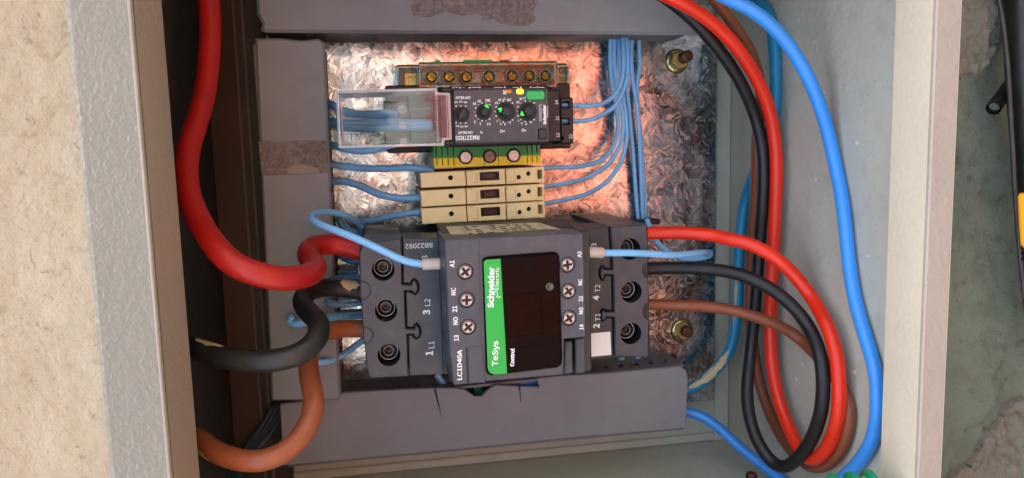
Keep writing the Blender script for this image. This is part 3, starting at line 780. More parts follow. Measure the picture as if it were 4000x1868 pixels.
for x0, y0, x1, y1, m in ((645, 114, 712, 160, 'btn'), (1003, 108, 1358, 158, 'btn'), (1462, 108, 1578, 158, 'brass_d')):
    a, b = ze(x0, y0), ze(x1, y1); part('clip' if m == 'btn' else 'wire_clamp', G().prism(rpx(*a, *b, 27, 0.3), 20, 27, 0.3), M[m], eb)

# ------------------------------------------------------------------ phase monitoring relay
rl = thing('monitoring_relay', 'dark grey relay module with four dials and a clear hinged hood', 'relay', (*P(1900, 460, 0), 0))
part('base', G().prism(rpx(1517, 330, 2236, 590, 26, 1.0), 1, 26, 0.6), M['black'], rl)
g = G().prism(rpx(2189, 381, 2240, 563, 44, 0.8), 26, 44, 0.6, holes=[(rpx(2195, 396, 2226, 424, 44), 6), (rpx(2195, 461, 2226, 489, 44), 6), (circ(P(*zb(2120, 900), 44), 1.2, 14), 4)])
part('terminal_strip', g, M['black'], rl)
part('shoulder', G().prism(rpx(2136, 352, 2190, 556, 58, 0.8), 26, 58, 0.6), M['black'], rl)
part('housing', G().prism(rpx(1756, 334, 2147, 572, 80, 1.2), 24, 80, 0.9), M['black'], rl)
part('rear_step', G().prism(rpx(1500, 397, 1616, 564, 40, 0.6), 24, 44, 0.5), M['relay_blue'], rl)
part('rear_step', G().prism(rpx(1598, 372, 1764, 558, 46, 0.6), 24, 50, 0.5), M['relay_blue'], rl)
wf = 82.0
dials = [(zb(445, 505), 128), (zb(818, 462), 124), (zb(1185, 455), 148), (zb(1550, 452), 146)]
fp = qpx([zb(300, 88), zb(1895, 70), zb(1912, 962), zb(330, 995)], wf)
wells = [(circ(P(*c, wf), r / S(*zb(0, 0), wf) * .2329 * 1.06, 28), 2.0) for c, r in dials]
part('face_plate', G().prism(fp, 78, wf, 0.35, holes=wells + [(rpx(*zb(1520, 95), *zb(1855, 268), wf, 1.0), 0.8), (rpx(*zb(1722, 738), *zb(1872, 925), wf, 0.5), 1.6)]), M['relay'], rl)
for i, (c, r) in enumerate(dials):
    q = P(*c, wf); R_ = r / S(*c, wf) * .2329
    g = G().rev(q, [(R_ * 1.0, wf - 2), (R_ * 1.0, wf + (0.25 if i == 0 else 0.9)), (R_ * 0.93, wf + (0.4 if i == 0 else 1.2)), (R_ * 0.80, wf + (0.4 if i == 0 else 1.2)), (R_ * 0.78, wf + (0.2 if i == 0 else 0.9)), (0, wf + (0.2 if i == 0 else 0.9))], 30)
    a = 0.4 + i * 0.9
    k = part('dial', g, M['black'], rl)
    if i == 0:
        part('slot', G().prism(rrect(q[0] - R_ * .72, q[1] - R_ * .16, q[0] + R_ * .72, q[1] + R_ * .16, 0, 4, 1.1), wf + 0.21, wf + 0.5, 0.1), M['grey_d'], k)
    else:
        part('slot', G().prism(rrect(q[0] - R_ * .45, q[1] - R_ * .13, q[0] + R_ * .45, q[1] + R_ * .13, 0, 4, a), wf + 0.91, wf + 1.15, 0.06), M['grey_d'], k)
        part('slot', G().prism(rrect(q[0] - R_ * .13, q[1] - R_ * .45, q[0] + R_ * .13, q[1] + R_ * .45, 0, 4, a), wf + 0.91, wf + 1.1, 0.06), M['grey_d'], k)
        tri = {1: ((822, 362), (902, 405), (868, 335), (850, 338)), 2: ((1048, 405), (1122, 388), (1100, 472)), 3: ((1452, 445), (1496, 525), (1422, 518))}[i]
        part('pointer', G().prism(qpx([zb(*t) for t in tri], wf + 1.2), wf + 1.0, wf + 1.45, 0.1), M['arrow'], k)
part('test_button', G().prism(rpx(*zb(1532, 104), *zb(1845, 260), wf + 0.6, 1.2), wf - 0.7, wf + 0.6, 0.35), M['btn'], rl)
part('indicator_lamp', G().prism(rpx(*zb(1372, 78), *zb(1475, 158), wf + 0.3, 0.5), wf - 0.2, wf + 0.3, 0.2), M['led'], rl, 'glowing yellow indicator lamp')
part('indicator_lamp', G().prism(rpx(*zb(1190, 88), *zb(1278, 148), wf + 0.2, 0.1), wf - 0.2, wf + 0.2, 0.1), M['led_off'], rl, 'dull amber indicator lamp')
part('latch', G().prism(rpx(*zb(1735, 752), *zb(1862, 915), wf - 0.4, 0.4), wf - 1.5, wf - 0.2, 0.3), M['grey_d'], rl)
part('hinge', G().prism(rpx(*zb(112, 60), *zb(300, 122), 84, 0.4), 70, 84.5, 0.3), M['black'], rl)
part('hinge', G().prism(rpx(*zb(165, 945), *zb(310, 1010), 84, 0.4), 70, 84.5, 0.3), M['black'], rl)
# scale dots round the dials
g = G()
for i, (c, r) in enumerate(dials):
    for k in range(11 if i else 7):
        t = radians(-52 - 256 * k / 10) if i else radians(58 + 14 * 0 + k * 21)
        if not i: continue
        x, y = c[0] + cos(t) * r * .2329 * 1.22, c[1] - sin(t) * r * .2329 * 1.22 * -1
        g.prism(circ(P(x, y, wf), 0.2 if k % 2 else 0.33, 8), wf + 0.01, wf + 0.04, 0)
for x in (300, 420, 580, 750, 1165, 1435, 1600, 1715): g.prism(circ(P(*zb(x, 56 - (x - 300) * 0.008), 80), 0.36, 8), 80.01, 80.05, 0)
for x0, x1 in ((328, 385), (470, 490), (610, 730), (985, 1130), (1300, 1400), (1635, 1690), (1740, 1830)): g.prism(rpx(*zb(x0, 47), *zb(x1, 56), 80), 80.01, 80.05, 0)
for x in (350, 430, 510):
    g.prism(circ(P(*zb(x, 365), wf), 0.3, 8), wf + 0.01, wf + 0.04, 0); g.prism(circ(P(*zb(x, 645), wf), 0.3, 8), wf + 0.01, wf + 0.04, 0)
part('scale_marks', g, M['white'], rl)
U = dict(ang=180)
for s, x, y, h, wd_ in (('OFF DELAY', 465, 222, 46, 255), ('ON DELAY', 505, 808, 46, 245), ('RM22TR33', 540, 896, 74, 400), ('R', 1160, 132, 70, None),
                        ('Tt', 775, 802, 40, None), ('>U', 1128, 785, 52, None), ('<U', 1490, 770, 52, None),
                        ('440', 350, 300, 26, 60), ('415', 430, 290, 26, 60), ('400', 508, 300, 26, 60), ('440', 375, 700, 26, 60), ('415', 445, 710, 26, 60), ('400', 520, 705, 26, 60),
                        ('10', 660, 325, 44, None), ('20', 742, 282, 44, None), ('30s', 885, 270, 44, None), ('3', 668, 630, 44, None), ('1', 757, 668, 40, None), ('0.1', 895, 668, 40, None),
                        ('14', 1030, 312, 40, None), ('16', 1085, 262, 40, None), ('18', 1155, 245, 40, None), ('20%', 1240, 258, 40, 75), ('8', 1040, 612, 38, None), ('6', 1098, 662, 38, None), ('4', 1172, 670, 38, None), ('2', 1258, 640, 38, None),
                        ('14', 1388, 300, 40, None), ('16', 1440, 244, 40, None), ('18', 1495, 228, 36, None), ('8', 1398, 606, 38, None), ('6', 1452, 656, 38, None), ('4', 1528, 668, 38, None), ('2', 1610, 640, 38, None)):
    tpx(s, *zb(x, y), wf, h * .2329, rl, 180, wd_ * .2329 if wd_ else None, bold=0.012)
tpx('DIAGNOSTIC', *zb(1762, 470), wf, 40 * .2329, rl, 90, 285 * .2329)
tpx('Schneider', *zb(1832, 508), wf, 58 * .2329, rl, 90, 325 * .2329, bold=0.03)
tpx('Electric', *zb(1882, 455), wf, 34 * .2329, rl, 90, 180 * .2329)
for s, x, y, w in (('14', 2035, 300, 58), ('11', 2048, 568, 58), ('12', 2058, 850, 58), ('22', 2272, 872, 44)): tpx(s, *zb(x, y), w, 55 * .2329, rl, 90, bold=0.01)
# clear hood over the supply terminals
wh = 86.0
hp = qpx([zh(128, 138), zh(1712, 92), zh(1722, 165), zh(1918, 168), zh(1948, 908), zh(1832, 915), zh(1830, 1000), zh(172, 1042)], wh)
hood = part('hinged_hood', G().prism(hp, wh - 0.9, wh, 0.3), M['hood'], rl)
g = G(); frame_walls(g, hp, 1.0, 52, wh - 0.95); part('hood_rim', g, M['hood_edge'], hood)
g = G()
for q in (((215, 150), (240, 850)), ((1712, 165), (1740, 920)), ((1862, 170), (1880, 905))):
    (x0, y0), (x1, y1) = q; g.prism(rpx(*zh(x0, y0), *zh(x0 + 14, y1), wh - 1.5), wh - 9, wh - 1.0, 0.1)
g.prism(rpx(*zh(355, 800), *zh(372, 985), wh - 2), wh - 14, wh - 1.0, 0.1); g.prism(rpx(*zh(490, 800), *zh(510, 985), wh - 2), wh - 14, wh - 1.0, 0.1); g.prism(rpx(*zh(230, 790), *zh(500, 806), wh - 2), wh - 14, wh - 1.0, 0.1)
g.prism(rpx(*zh(180, 258), *zh(270, 280), wh - 2), wh - 10, wh - 1.0, 0.1)
part('hood_rib', g, M['hood_edge'], hood)
# moulded round marks on the hood
g = G()
for x, y, r in ((1170, 430, 66), (1185, 680, 60), (1190, 935, 50)):
    c = P(*zh(x, y), wh); rr = r * .2494 / S(*zh(x, y), wh)
    a = [[g.v(c[0] + q * cos(2 * pi * k / 20), c[1] + q * sin(2 * pi * k / 20), w) for k in range(20)] for q, w in ((rr, wh - 1.0), (rr, wh - 1.6), (rr * .78, wh - 1.6), (rr * .78, wh - 1.0))]
    for i in range(4): g._band(a[i], a[(i + 1) % 4])
    for k in range(3): g.prism(rrect(c[0] - rr * .55, c[1] - rr * .5 + k * rr * .42, c[0] + rr * .5, c[1] - rr * .32 + k * rr * .42), wh - 1.5, wh - 1.0, 0)
part('moulded_mark', g, M['hood_edge'], hood)
for y0, y1, rr in ((432, 425, 0.9), (585, 592, 0.8), (640, 650, 0.7), (705, 700, 0.8), (870, 838, 0.9)):      # soft lengthwise ridges added to draw highlight streaks along the hood
    g = G().tube(smooth_path([P3(*zh(262, y0), wh - 0.55), P3(*zh(700, y0 + 12), wh - 0.5), P3(*zh(1250, y1 + 8), wh - 0.5), P3(*zh(1840, y1), wh - 0.55)], 2.0), rr, 12, rf=lambda t: max(0.12, sin(pi * t) ** 0.5 * (0.75 + 0.25 * sin(t * 11))))
    part('streak_ridge', g, M['hood'], hood)

# ------------------------------------------------------------------ green and yellow earth terminal
et = thing('earth_terminal', 'half green half yellow earth terminal with three screws below the relay', 'terminal block', (*P(1900, 610, 0), 0))
we = 48.0
gl, gr_ = (P(*z4(1085, 72), we), P(*z4(2108, 38), we)); ml, mr = P(*z4(1088, 170), we), P(*z4(2112, 138), we); bl, br = P(*z4(1098, 264), we), P(*z4(2115, 222), we)
gl = (gl[0], gl[1] + 3); gr_ = (gr_[0], gr_[1] + 3)
lerp = lambda a, b, t: (a[0] + (b[0] - a[0]) * t, a[1] + (b[1] - a[1]) * t)
sc_ = [P(*z4(1395, 158), we), P(*z4(1625, 150), we), P(*z4(1855, 142), we)]
def half_holes(top):
    return []
def ribs(seg, n, lo, hi, a, b):
    out = []
    for k in range(n):
        t = a + (b - a) * (k + 0.5) / n
        p, q = lerp(*seg[0], t), lerp(*seg[1], t)
        p2, q2 = lerp(p, q, lo), lerp(p, q, hi)
        out.append((ccw([(p2[0] - 0.28, p2[1]), (p2[0] + 0.28, p2[1]), (q2[0] + 0.28, q2[1]), (q2[0] - 0.28, q2[1])]), 2.5))
    return out
A_ = ((gl, gr_), (ml, mr)); C_ = ((ml, mr), (bl, br))
part('green_half', G().prism([gl, gr_, mr, ml], 1, we, 0.2, holes=ribs(A_, 4, 0.1, 0.88, 0.0, 0.21) + ribs(A_, 3, 0.1, 0.88, 0.85, 0.99)), M['pe_green'], et)
part('yellow_half', G().prism([ml, mr, br, bl], 1, we, 0.2, holes=ribs(C_, 4, 0.1, 0.7, 0.0, 0.21) + ribs(C_, 3, 0.1, 0.8, 0.85, 0.99)), M['pe_yellow'], et)
g = G()
for t in (0.465, 0.60):
    p, q = lerp(gl, gr_, t), lerp(bl, br, t); g.prism([(p[0] - .12, p[1]), (p[0] + .12, p[1]), (q[0] + .12, q[1]), (q[0] - .12, q[1])], we - 0.3, we + 0.03, 0)
part('seam', g, M['well'], et)
for i, c in enumerate(sc_):
    rr = 2.75
    g = G(); a = [[g.v(c[0] + q * cos(2 * pi * k / 26), c[1] + q * sin(2 * pi * k / 26), w) for k in range(26)] for q, w in ((rr + .45, we - 1), (rr + .45, we + 0.7), (rr, we + 0.7), (rr, we - 1))]
    for j in range(4): g._band(a[j], a[(j + 1) % 4], True)
    part('screw_collar', g, M['well'], et)
    g = G().prism(circ(c, rr - 0.12, 26), we - 0.5, we + 0.55, 0.25, holes=[(rrect(c[0] - 2.3, c[1] - 0.42, c[0] + 2.3, c[1] + 0.42, 0, 4, (-0.72, -0.9, 0.0)[i]), 0.42)])
    part('screw', g, M['steel_d' if i == 1 else 'steel'], et)

# ------------------------------------------------------------------ three beige terminal blocks
wt = 50.0
rows = [((960, 310), (2145, 247), (2150, 398), (972, 452), (1250, 355), (1905, 350), (1997, 315), (1530, 297, 1722, 382)),
        ((962, 482), (2146, 412), (2152, 568), (974, 634), (1255, 530), (1908, 520), (2000, 486), (1536, 466, 1724, 556)),
        ((968, 652), (2150, 580), (2158, 736), (980, 800), (1259, 700), (1914, 686), (2002, 655), (1541, 637, 1730, 724))]
names_ = ('upper', 'middle', 'lower')
for i, (tl, tr, br, bl, h1, h2, h3, win) in enumerate(rows):
    lab = ('beige slotted terminal block directly below the green and yellow terminal', 'beige slotted terminal block in the middle of the three', 'beige slotted terminal block resting lowest, just above the contactor')[i]
    q = [P(*z4(*c), wt) for c in (tl, tr, br, bl)]
    cx = sum(a[0] for a in q) / 4; cy = sum(a[1] for a in q) / 4
    tb = thing('terminal_block', lab, 'terminal block', (cx, cy, 0), 'beige terminal blocks in a stack')
    ang = math.atan2(q[1][1] - q[0][1], q[1][0] - q[0][0])
    def seg(t0, t1, s0=0.0, s1=1.0):
        f = lambda t, s: lerp(lerp(q[0], q[1], t), lerp(q[3], q[2], t), s)
        return [f(t0, s0), f(t1, s0), f(t1, s1), f(t0, s1)]
    part('body', G().prism(seg(0.004, 0.996, 0.03, 0.97), 1, wt - 9, 0.2), M['beige_d'], tb)
    part('wire_entry', G().prism(seg(0.0, 0.357), wt - 14, wt, 0.3, holes=[(circ(P(*z4(*h1), wt), 1.15, 20), 7)]), M['beige'], tb)
    a, b = z4(win[0], win[1]), z4(win[2], win[3])
    part('test_window', G().prism(seg(0.366, 0.678), wt - 14, wt - 0.1, 0.25, holes=[(rpx(*a, *b, wt, 0.15, ang), 5.5)]), M['beige'], tb)
    for hh, dep in ((h1, 1.5), (h2, 1.5), (h3, 1.5)): part('clamp_hole_shade', G().rev(P(*z4(*hh), wt), [(1.14, wt - 0.15), (1.08, wt - 1.6), (0.0, wt - 1.9)], 20), M['well'], tb, recalc=False)  # black lining puts the shade into the beige holes
    part('window_shade_lining', G().prism(rpx(a[0] + 2, a[1] + 2, b[0] - 2, b[1] - 2, wt - 1.2, 0.1, ang), wt - 5.2, wt - 1.2, 0, holes=[(rpx(a[0] + 8, a[1] + 6, b[0] - 8, b[1] - 6, wt - 1.2, 0.1, ang), 3.5)]), M['well'], tb)  # black lining added to darken the beige window opening
    part('contact', G().prism(rpx(a[0] + 10, a[1] + 6, b[0] - 10, b[1] - 6, wt - 4, 0.1, ang), wt - 5.4, wt - 4.0, 0.2), M['bronze'], tb)
    part('wire_entry', G().prism(seg(0.687, 0.945), wt - 14, wt, 0.3, holes=[(circ(P(*z4(*h2), wt), 1.1, 20), 7), (circ(P(*z4(*h3), wt), 1.1, 20), 7)]), M['beige'], tb)
    g = G()
    for t0, t1, s0, s1 in ((0.945, 1.0, 0.0, 0.2), (0.945, 1.0, 0.78, 1.0), (0.985, 1.0, 0.2, 0.78)): g.prism(seg(t0, t1, s0, s1), wt - 14, wt, 0.15)
    part('end_clip', g, M['beige'], tb)
    g = G()
    for t0, t1, s0, s1 in ((0.372, 0.405, 0.0, 0.10), (0.404, 0.412, -0.06, 0.10), (0.40, 0.448, 0.80, 0.84), (0.444, 0.452, 0.22, 0.84), (0.675, 0.705, 0.06, 0.15), (0.722, 0.76, 0.84, 0.88), (0.757, 0.763, 0.2, 0.86)):
        g.prism(seg(t0, t1, max(s0, 0.01), s1), wt - 0.6, wt + 0.25, 0.08)
    part('moulded_edge', g, M['beige_d'], tb)

# ------------------------------------------------------------------ contactor
ct = thing('contactor', 'large dark grey contactor with a black cover and green brand stripe', 'contactor', (*P(2000, 1200, 0), 0))
wb, wm = 82.0, 118.0
part('body', G().prism(qpx([(1462, 958), (2532, 884), (2540, 1390), (1480, 1478)], 70), 2, 70, 0.8), M['grey_d'], ct)
part('coil_housing', G().prism(rpx(1748, 912, 2300, 1462, 95, 0.8), 70, 100, 0.6), M['grey_d'], ct)
lseam = [(745, 208), (748, 300), (749, 490), (800, 492), (806, 474), (820, 464), (838, 476), (848, 510), (842, 542), (826, 556), (810, 546), (800, 536), (764, 538), (768, 640), (772, 764), (818, 766), (824, 748), (838, 740), (854, 760), (861, 790), (852, 818), (834, 830), (820, 820), (813, 806), (781, 806), (784, 960), (788, 1062)]
rseam = [(923, 138), (930, 260), (936, 400), (892, 399), (888, 386), (874, 386), (863, 404), (861, 440), (872, 466), (886, 464), (892, 436), (940, 436), (942, 560), (944, 660), (896, 660), (890, 650), (876, 652), (868, 672), (867, 700), (878, 720), (894, 714), (900, 699), (946, 700), (948, 820), (951, 937)]
def side(seam, zz, outline, d): return offs(qpx([zz(*p) for p in seam], wb), d, closed=False) + qpx([zz(*p) for p in outline], wb)
def half_notch(zz, x, y0, y1, dx, n=8, inward=1):
    return [zz(x + inward * dx * sin(pi * k / n), y0 + (y1 - y0) * (1 - cos(pi * k / n)) / 2) for k in range(n + 1)]
def well(p, r): return (circ(P(*p, wb), r / S(*p, wb), 28), 13.0)
# incoming side: terminal head and number panel
hd = [(546, 1074), (534, 1040), (524, 1000), (514, 860), (504, 830), (492, 600), (484, 560), (480, 300), (494, 262), (508, 232), (600, 226)]
wl = [(z5(628, 402), 45), (z5(646, 656), 44), (z5(664, 930), 45)]
a = offs(qpx([z5(*p) for p in lseam], wb), 0.28, closed=False); b = offs(qpx([z5(*p) for p in lseam], wb), -0.28, closed=False)
cL = P(*z5(600, 650), wb)
aL, bL = (a, b) if a[0][0] < b[0][0] else (b, a)
part('terminal_head', G().prism(aL + qpx([z5(*p) for p in hd], wb), 14, wb, 0.5, holes=[well(*w_) for w_ in wl]), M['grey'], ct)
part('number_panel', G().prism(bL + qpx([z5(1052, 1050), z5(1040, 1046), z5(1000, 208)], wb), 60, wb - 1.0, 0.4), M['grey'], ct)
# outgoing side
a = offs(qpx([z6(*p) for p in rseam], wb), 0.28, closed=False); b = offs(qpx([z6(*p) for p in rseam], wb), -0.28, closed=False)
aR, bR = (a, b) if a[0][0] > b[0][0] else (b, a)
nt1 = half_notch(z6, 1163, 708, 612, 34, inward=-1); nt2 = half_notch(z6, 1160, 452, 358, 34, inward=-1)
hd = [z6(1160, 942)] + nt1 + nt2 + [z6(1150, 124)]
wr = [(z6(1046, 275), 41), (z6(1054, 540), 41), (z6(1052, 797), 41)]
part('terminal_head', G().prism(aR + qpx(hd, wb), 14, wb, 0.5, holes=[well(*w_) for w_ in wr]), M['grey'], ct)
part('number_panel', G().prism(bR + qpx([z6(770, 945), z6(762, 150)], wb), 60, wb - 1.0, 0.4), M['grey_d'], ct)
# entry lugs on the incoming edge
for y0, y1 in ((470, 592), (752, 862)):
    pts = [z5(480 + (y0 - 470) * 0.06, y0)] + [z5(500 + (y0 - 470) * .06 + 50 * sin(pi * k / 8), y0 + 6 + (y1 - y0 - 12) * (1 - cos(pi * k / 8)) / 2) for k in range(9)] + [z5(490 + (y0 - 470) * .06, y1)]
    path = [P3(*p, wb + 0.05) for p in pts]
    part('entry_lug', G().tube(path, 0.28, 6), M['grey_d'], ct)
# clamp screws in the wells, with a bright collar
g = G().rev((0, 0), [(4.1, -13), (4.1, -7.0), (3.8, -6.6), (3.5, -6.8), (3.5, -13)], 28); g2 = None
scr = None; ringm = None
for p, r in wl + wr:
    q = P(*p, wb); at = (q[0], q[1], wb)
    if ringm is None:
        ringm = part('clamp_collar', g, M['steel'], ct, at=at)
        h = G().rev((0, 0), [(0, -12.8), (2.9, -12.8), (2.9, -7.5), (2.5, -7.0), (1.5, -7.0), (1.5, -9.5), (0.6, -9.5), (0.5, -8.6), (0, -8.6)], 6 * 4)
        scr = part('clamp_screw', h, M['steel_d'], ct, at=at)
    else:
        again(ringm, ct, at); again(scr, ct, at)
    part('well_wall', G().rev(q, [(r / S(*p, wb) - 0.02, wb - 0.3), (r / S(*p, wb) - 0.12, wb - 12.8)], 28), M['well'], ct, recalc=False)
# control block
cb = [z5(1006, 214), z5(1218, 206), z6(585, 180), z6(752, 176), z6(758, 186), z6(776, 818), z6(640, 831), z6(642, 850), z6(636, 1052), z6(140, 1095), z5(1250, 1100), z5(1068, 1118), z5(1060, 1100), z5(1036, 872)]
wells_c = [z5(1136, 415), z5(1144, 590), z5(1154, 757), z6(660, 372), z6(666, 535), z6(670, 702)]
cv = qpx([z6(x, y) for x, y in ((130, 345), (140, 328), (165, 318), (575, 288), (598, 296), (610, 318), (628, 960), (622, 988), (600, 1006), (190, 1056), (165, 1048), (152, 1025))], wm)
part('control_block', G().prism(qpx(cb, wm), 90, wm, 0.5, holes=[(circ(P(*p, wm), 3.25, 28), 3.0) for p in wells_c] + [(cv, 2.0)]), M['grey_l'], ct)
part('lower_step', G().prism(qpx([z6(644, 846), z6(690, 842), z6(692, 1042), z6(638, 1050)], wm - 4), 80, wm - 4, 0.4), M['grey'], ct)
part('lower_step', G().prism(qpx([z6(708, 830), z6(768, 822), z6(772, 1040), z6(712, 1044)], wm - 5), 80, wm - 5, 0.4), M['grey'], ct)
part('lower_step', G().prism(qpx([z5(1150, 880), z5(1240, 870), z5(1262, 1098), z5(1160, 1104)], wm), wm - 1, wm + 0.35, 0.3), M['grey_l'], ct)
part('slit', G().prism(qpx([z5(1138, 884), z5(1148, 882), z5(1158, 1106), z5(1146, 1108)], wm), wm - 0.5, wm + 0.03, 0), M['well'], ct)
part('slit', G().prism(qpx([z6(584, 192), z6(588, 192), z6(592, 285), z6(588, 285)], wm), wm - 0.5, wm + 0.02, 0), M['grey_d'], ct)
part('rib', G().prism(qpx([z5(1212, 208), z5(1222, 208), z5(1238, 862), z5(1228, 864)], wm), wm - 0.5, wm + 0.22, 0.1), M['grey_l'], ct)
# cover with the green stripe
cvo = part('cover', G().prism(offs(ccw(cv), 0.5), wm - 1.8, wm + 1.3, 0.7), M['cover'], ct)
st = qpx([z6(x, y) for x, y in ((141, 352), (158, 340), (246, 334), (286, 1043), (206, 1050), (178, 1038), (166, 1012))], wm + 1.3)
part('brand_stripe', G().prism(st, wm + 1.28, wm + 1.5, 0.08), M['green'], cvo)
part('window', G().prism(rpx(*z6(280, 546), *z6(494, 812), wm + 1.3, 0.4, 0.02), wm + 1.2, wm + 1.55, 0.15), M['cover2'], cvo)
part('window', G().prism(rpx(*z6(500, 538), *z6(612, 806), wm + 1.3, 0.3, 0.02), wm + 1.2, wm + 1.45, 0.12), M['cover2'], cvo)
part('window', G().prism(rpx(*z6(288, 842), *z6(608, 872), wm + 1.3, 0.3, 0.06), wm + 1.2, wm + 1.42, 0.12), M['cover'], cvo)
q = P(*z6(550, 506), wm + 1.3)
part('pin', G().rev(q, [(1.6, wm + 1.25), (1.6, wm + 1.7), (1.1, wm + 1.7), (0.9, wm + 1.35), (0, wm + 1.35)], 20), M['steel_d'], cvo)
w_s = wm + 1.5
tpx('Schneider', *z6(186, 512), w_s, 42 * .632, cvo, 87, 255 * .632, bold=0.018)
tpx('Electric', *z6(224, 456), w_s, 22 * .632, cvo, 87, 142 * .632, bold=0.006)
g = G()
g.tube([P3(*z6(x, y), w_s + 0.05) for x, y in ((212, 560), (206, 545), (214, 532), (226, 540), (228, 556), (220, 570), (236, 572), (246, 566))], 0.22, 6); part('emblem', g, M['white'], cvo)
tpx('TeSys', *z6(217, 920), w_s, 46 * .632, cvo, 87, 158 * .632, bold=0.01)
tpx('Control', *z6(318, 944), wm + 1.3, 27 * .632, cvo, 87, 112 * .632, bold=0.02)
# control screws
sg = G().rev((0, 0), [(0, -2.9), (2.9, -2.9), (2.9, -1.6)], 24)
k_, l_ = 0.55, 1.95
plus = [(k_, k_), (k_, l_), (-k_, l_), (-k_, k_), (-l_, k_), (-l_, -k_), (-k_, -k_), (-k_, -l_), (k_, -l_), (k_, -k_), (l_, -k_), (l_, k_)]
sg.prism(circ((0, 0), 2.9, 24), -1.7, -0.5, 0.2); sg.prism(circ((0, 0), 2.6, 24), -0.6, 0.35, 0.45, holes=[(plus, 1.3)])
s0 = None
for i, p in enumerate(wells_c):
    q = P(*p, wm - 0.8); at = (q[0], q[1], wm - 0.8)
    if s0 is None:
        s0 = part('control_screw', sg, M['steel'], ct, at=at); rc = part('recess', G().prism(plus, -0.7, -0.25, 0), M['well'], s0, at=at); rc.location = (0, 0, 0)
    else: s = again(s0, ct, at)
    (s0 if i == 0 else s).rotation_euler = (0, random.uniform(-0.7, 0.7), 0)
# wire funnels between number panel and control block
for y in (335, 500, 665, 825):
    g = G()
    for y2 in (0, 1):
        g.tube([P3(*z5(966 + (y - 335) * .05, y - 36), 84), P3(*z5(978 + (y - 335) * .05, y - 8), 86), P3(*z5(1004 + (y - 335) * .05, y + 2), 92), P3(*z5(1030 + (y - 335) * .05, y + 4), 100)], 0.45, 6) if y2 == 0 else None
    part('wire_funnel', g, M['grey'], ct)
part('funnel_bed', G().prism(qpx([z5(968, 215), z5(1012, 213), z5(1040, 900), z5(1044, 1040), z5(1000, 1044)], 84), 70, 84, 0.3), M['grey_d'], ct)
# printing
for s, x, y, h in (('A1', 1054, 366, 30), ('NC', 1062, 536, 30), ('21', 1070, 645, 30), ('NO', 1075, 718, 30), ('13', 1080, 824, 30)): tpx(s, *z5(x, y), wm, h * .632, ct, 88, bold=0.012)
tpx('LC1D40A', *z5(1100, 990), wm, 30 * .632, ct, 88, 192 * .632, bold=0.014)
for s, x, y in (('A2', 733, 307), ('NC', 738, 478), ('22', 741, 582), ('NO', 743, 655), ('14', 746, 756)): tpx(s, *z6(x, y), wm, 25 * .632, ct, 88, bold=0.012)
for s, x, y, h in (('3', 896, 665, 44), ('L2', 901, 604, 33), ('1', 913, 918, 44), ('L1', 926, 866, 33), ('L3', 884, 336, 34)): tpx(s, *z5(x, y), wb - 1.0, h * .66, ct, 88, bold=0.015 if h > 40 else 0.0)
tpx('8B22092', *z5(850, 254), wb - 1.0, 30 * .632, ct, 180, 168 * .632)
for s, x, y, h in (('4', 836, 576, 38), ('T2', 845, 518, 30), ('2', 838, 750, 38), ('T1', 846, 696, 30), ('T3', 822, 262, 30)): tpx(s, *z6(x, y), wb - 1.0, h * .66, ct, 88, bold=0.015 if h > 35 else 0.0)
part('white_sticker', G().prism(qpx([z6(780, 797), z6(924, 785), z6(930, 928), z6(778, 942)], wb - 0.9), wb - 1.0, wb - 0.8, 0.03), M['sticker'], ct)
# rating plate on the face that looks up in the picture
vt = P(1950, 928, wm)[1]
lab_u = [P(1692, 926, 116)[0], P(2272, 888, 116)[0]]
vS = lambda u: P(1950, 912, 98)[1]
V0 = P(1950, 912, 99)[1] + 0.0
top_v = max(P(1950, 912, 95)[1], V0) + 1.25
g = G(); u0, u1 = P(1740, 930, wm)[0] + 4.4, P(2283, 924, wm)[0] - 2.5
part('top_cheek', G().hexa([(u0 - 4, top_v - 4, 72), (u1 + 6, top_v - 4, 72), (u1 + 6, top_v + 1.0, 72), (u0 - 4, top_v + 1.0, 72), (u0 - 4, top_v - 4, wm - 0.9), (u1 + 2, top_v - 4, wm - 0.9), (u1 + 2, top_v - 1.2, wm - 0.9), (u0 - 4, top_v - 1.2, wm - 0.9)]), M['grey_d'], ct)
def on_top(u, t):      # t 0..1 from the back to the front of that face
    w = 72 + (wm - 0.9 - 72) * t
    return (u, top_v + 1.0 - 2.2 * t + 0.05, w)
g = G(); c8 = []
for dz in (0.0, 0.12):
    for u, t in ((u0 - 1, 0.22), (u1 - 8, 0.22), (u1 + 0.5, 0.985), (u0 - 1, 0.985)):
        p = on_top(u, t); c8.append((p[0], p[1] + dz, p[2]))
part('rating_plate', G().hexa(c8), M['label_beige'], ct)
g = G()
def bar(ua, ub, ta, tb):
    c8 = []
    for dz in (0.125, 0.16):
        for u, t in ((ua, ta), (ub, ta), (ub, tb), (ua, tb)):
            p = on_top(u, t); c8.append((p[0], p[1] + dz, p[2]))
    g.hexa(c8)
rnd = random.Random(3)
uu = u0 + 6
while uu < u1 - 12:
    for k in range(7):
        t = 0.27 + k * 0.098; L = rnd.uniform(1.0, 3.2)
        if rnd.random() < 0.75: bar(uu, min(uu + L, u1 - 11), t, t + 0.05)
    uu += 3.6
for k in range(5): bar(u0 + 5 + k * 11, u0 + 5.2 + k * 11, 0.26, 0.95)
part('small_print', g, M['ink'], ct)

# strip of bright steel showing below the contactor
g = G().tube([P3(*z6(925, 994), 6), P3(*z6(1110, 976), 6), P3(*z6(1290, 955), 6)], 0.8, 8)
solo('steel_strip', g, M['steel'], 'bright thin steel strip below the contactor near the plate hole', 'metal strip')

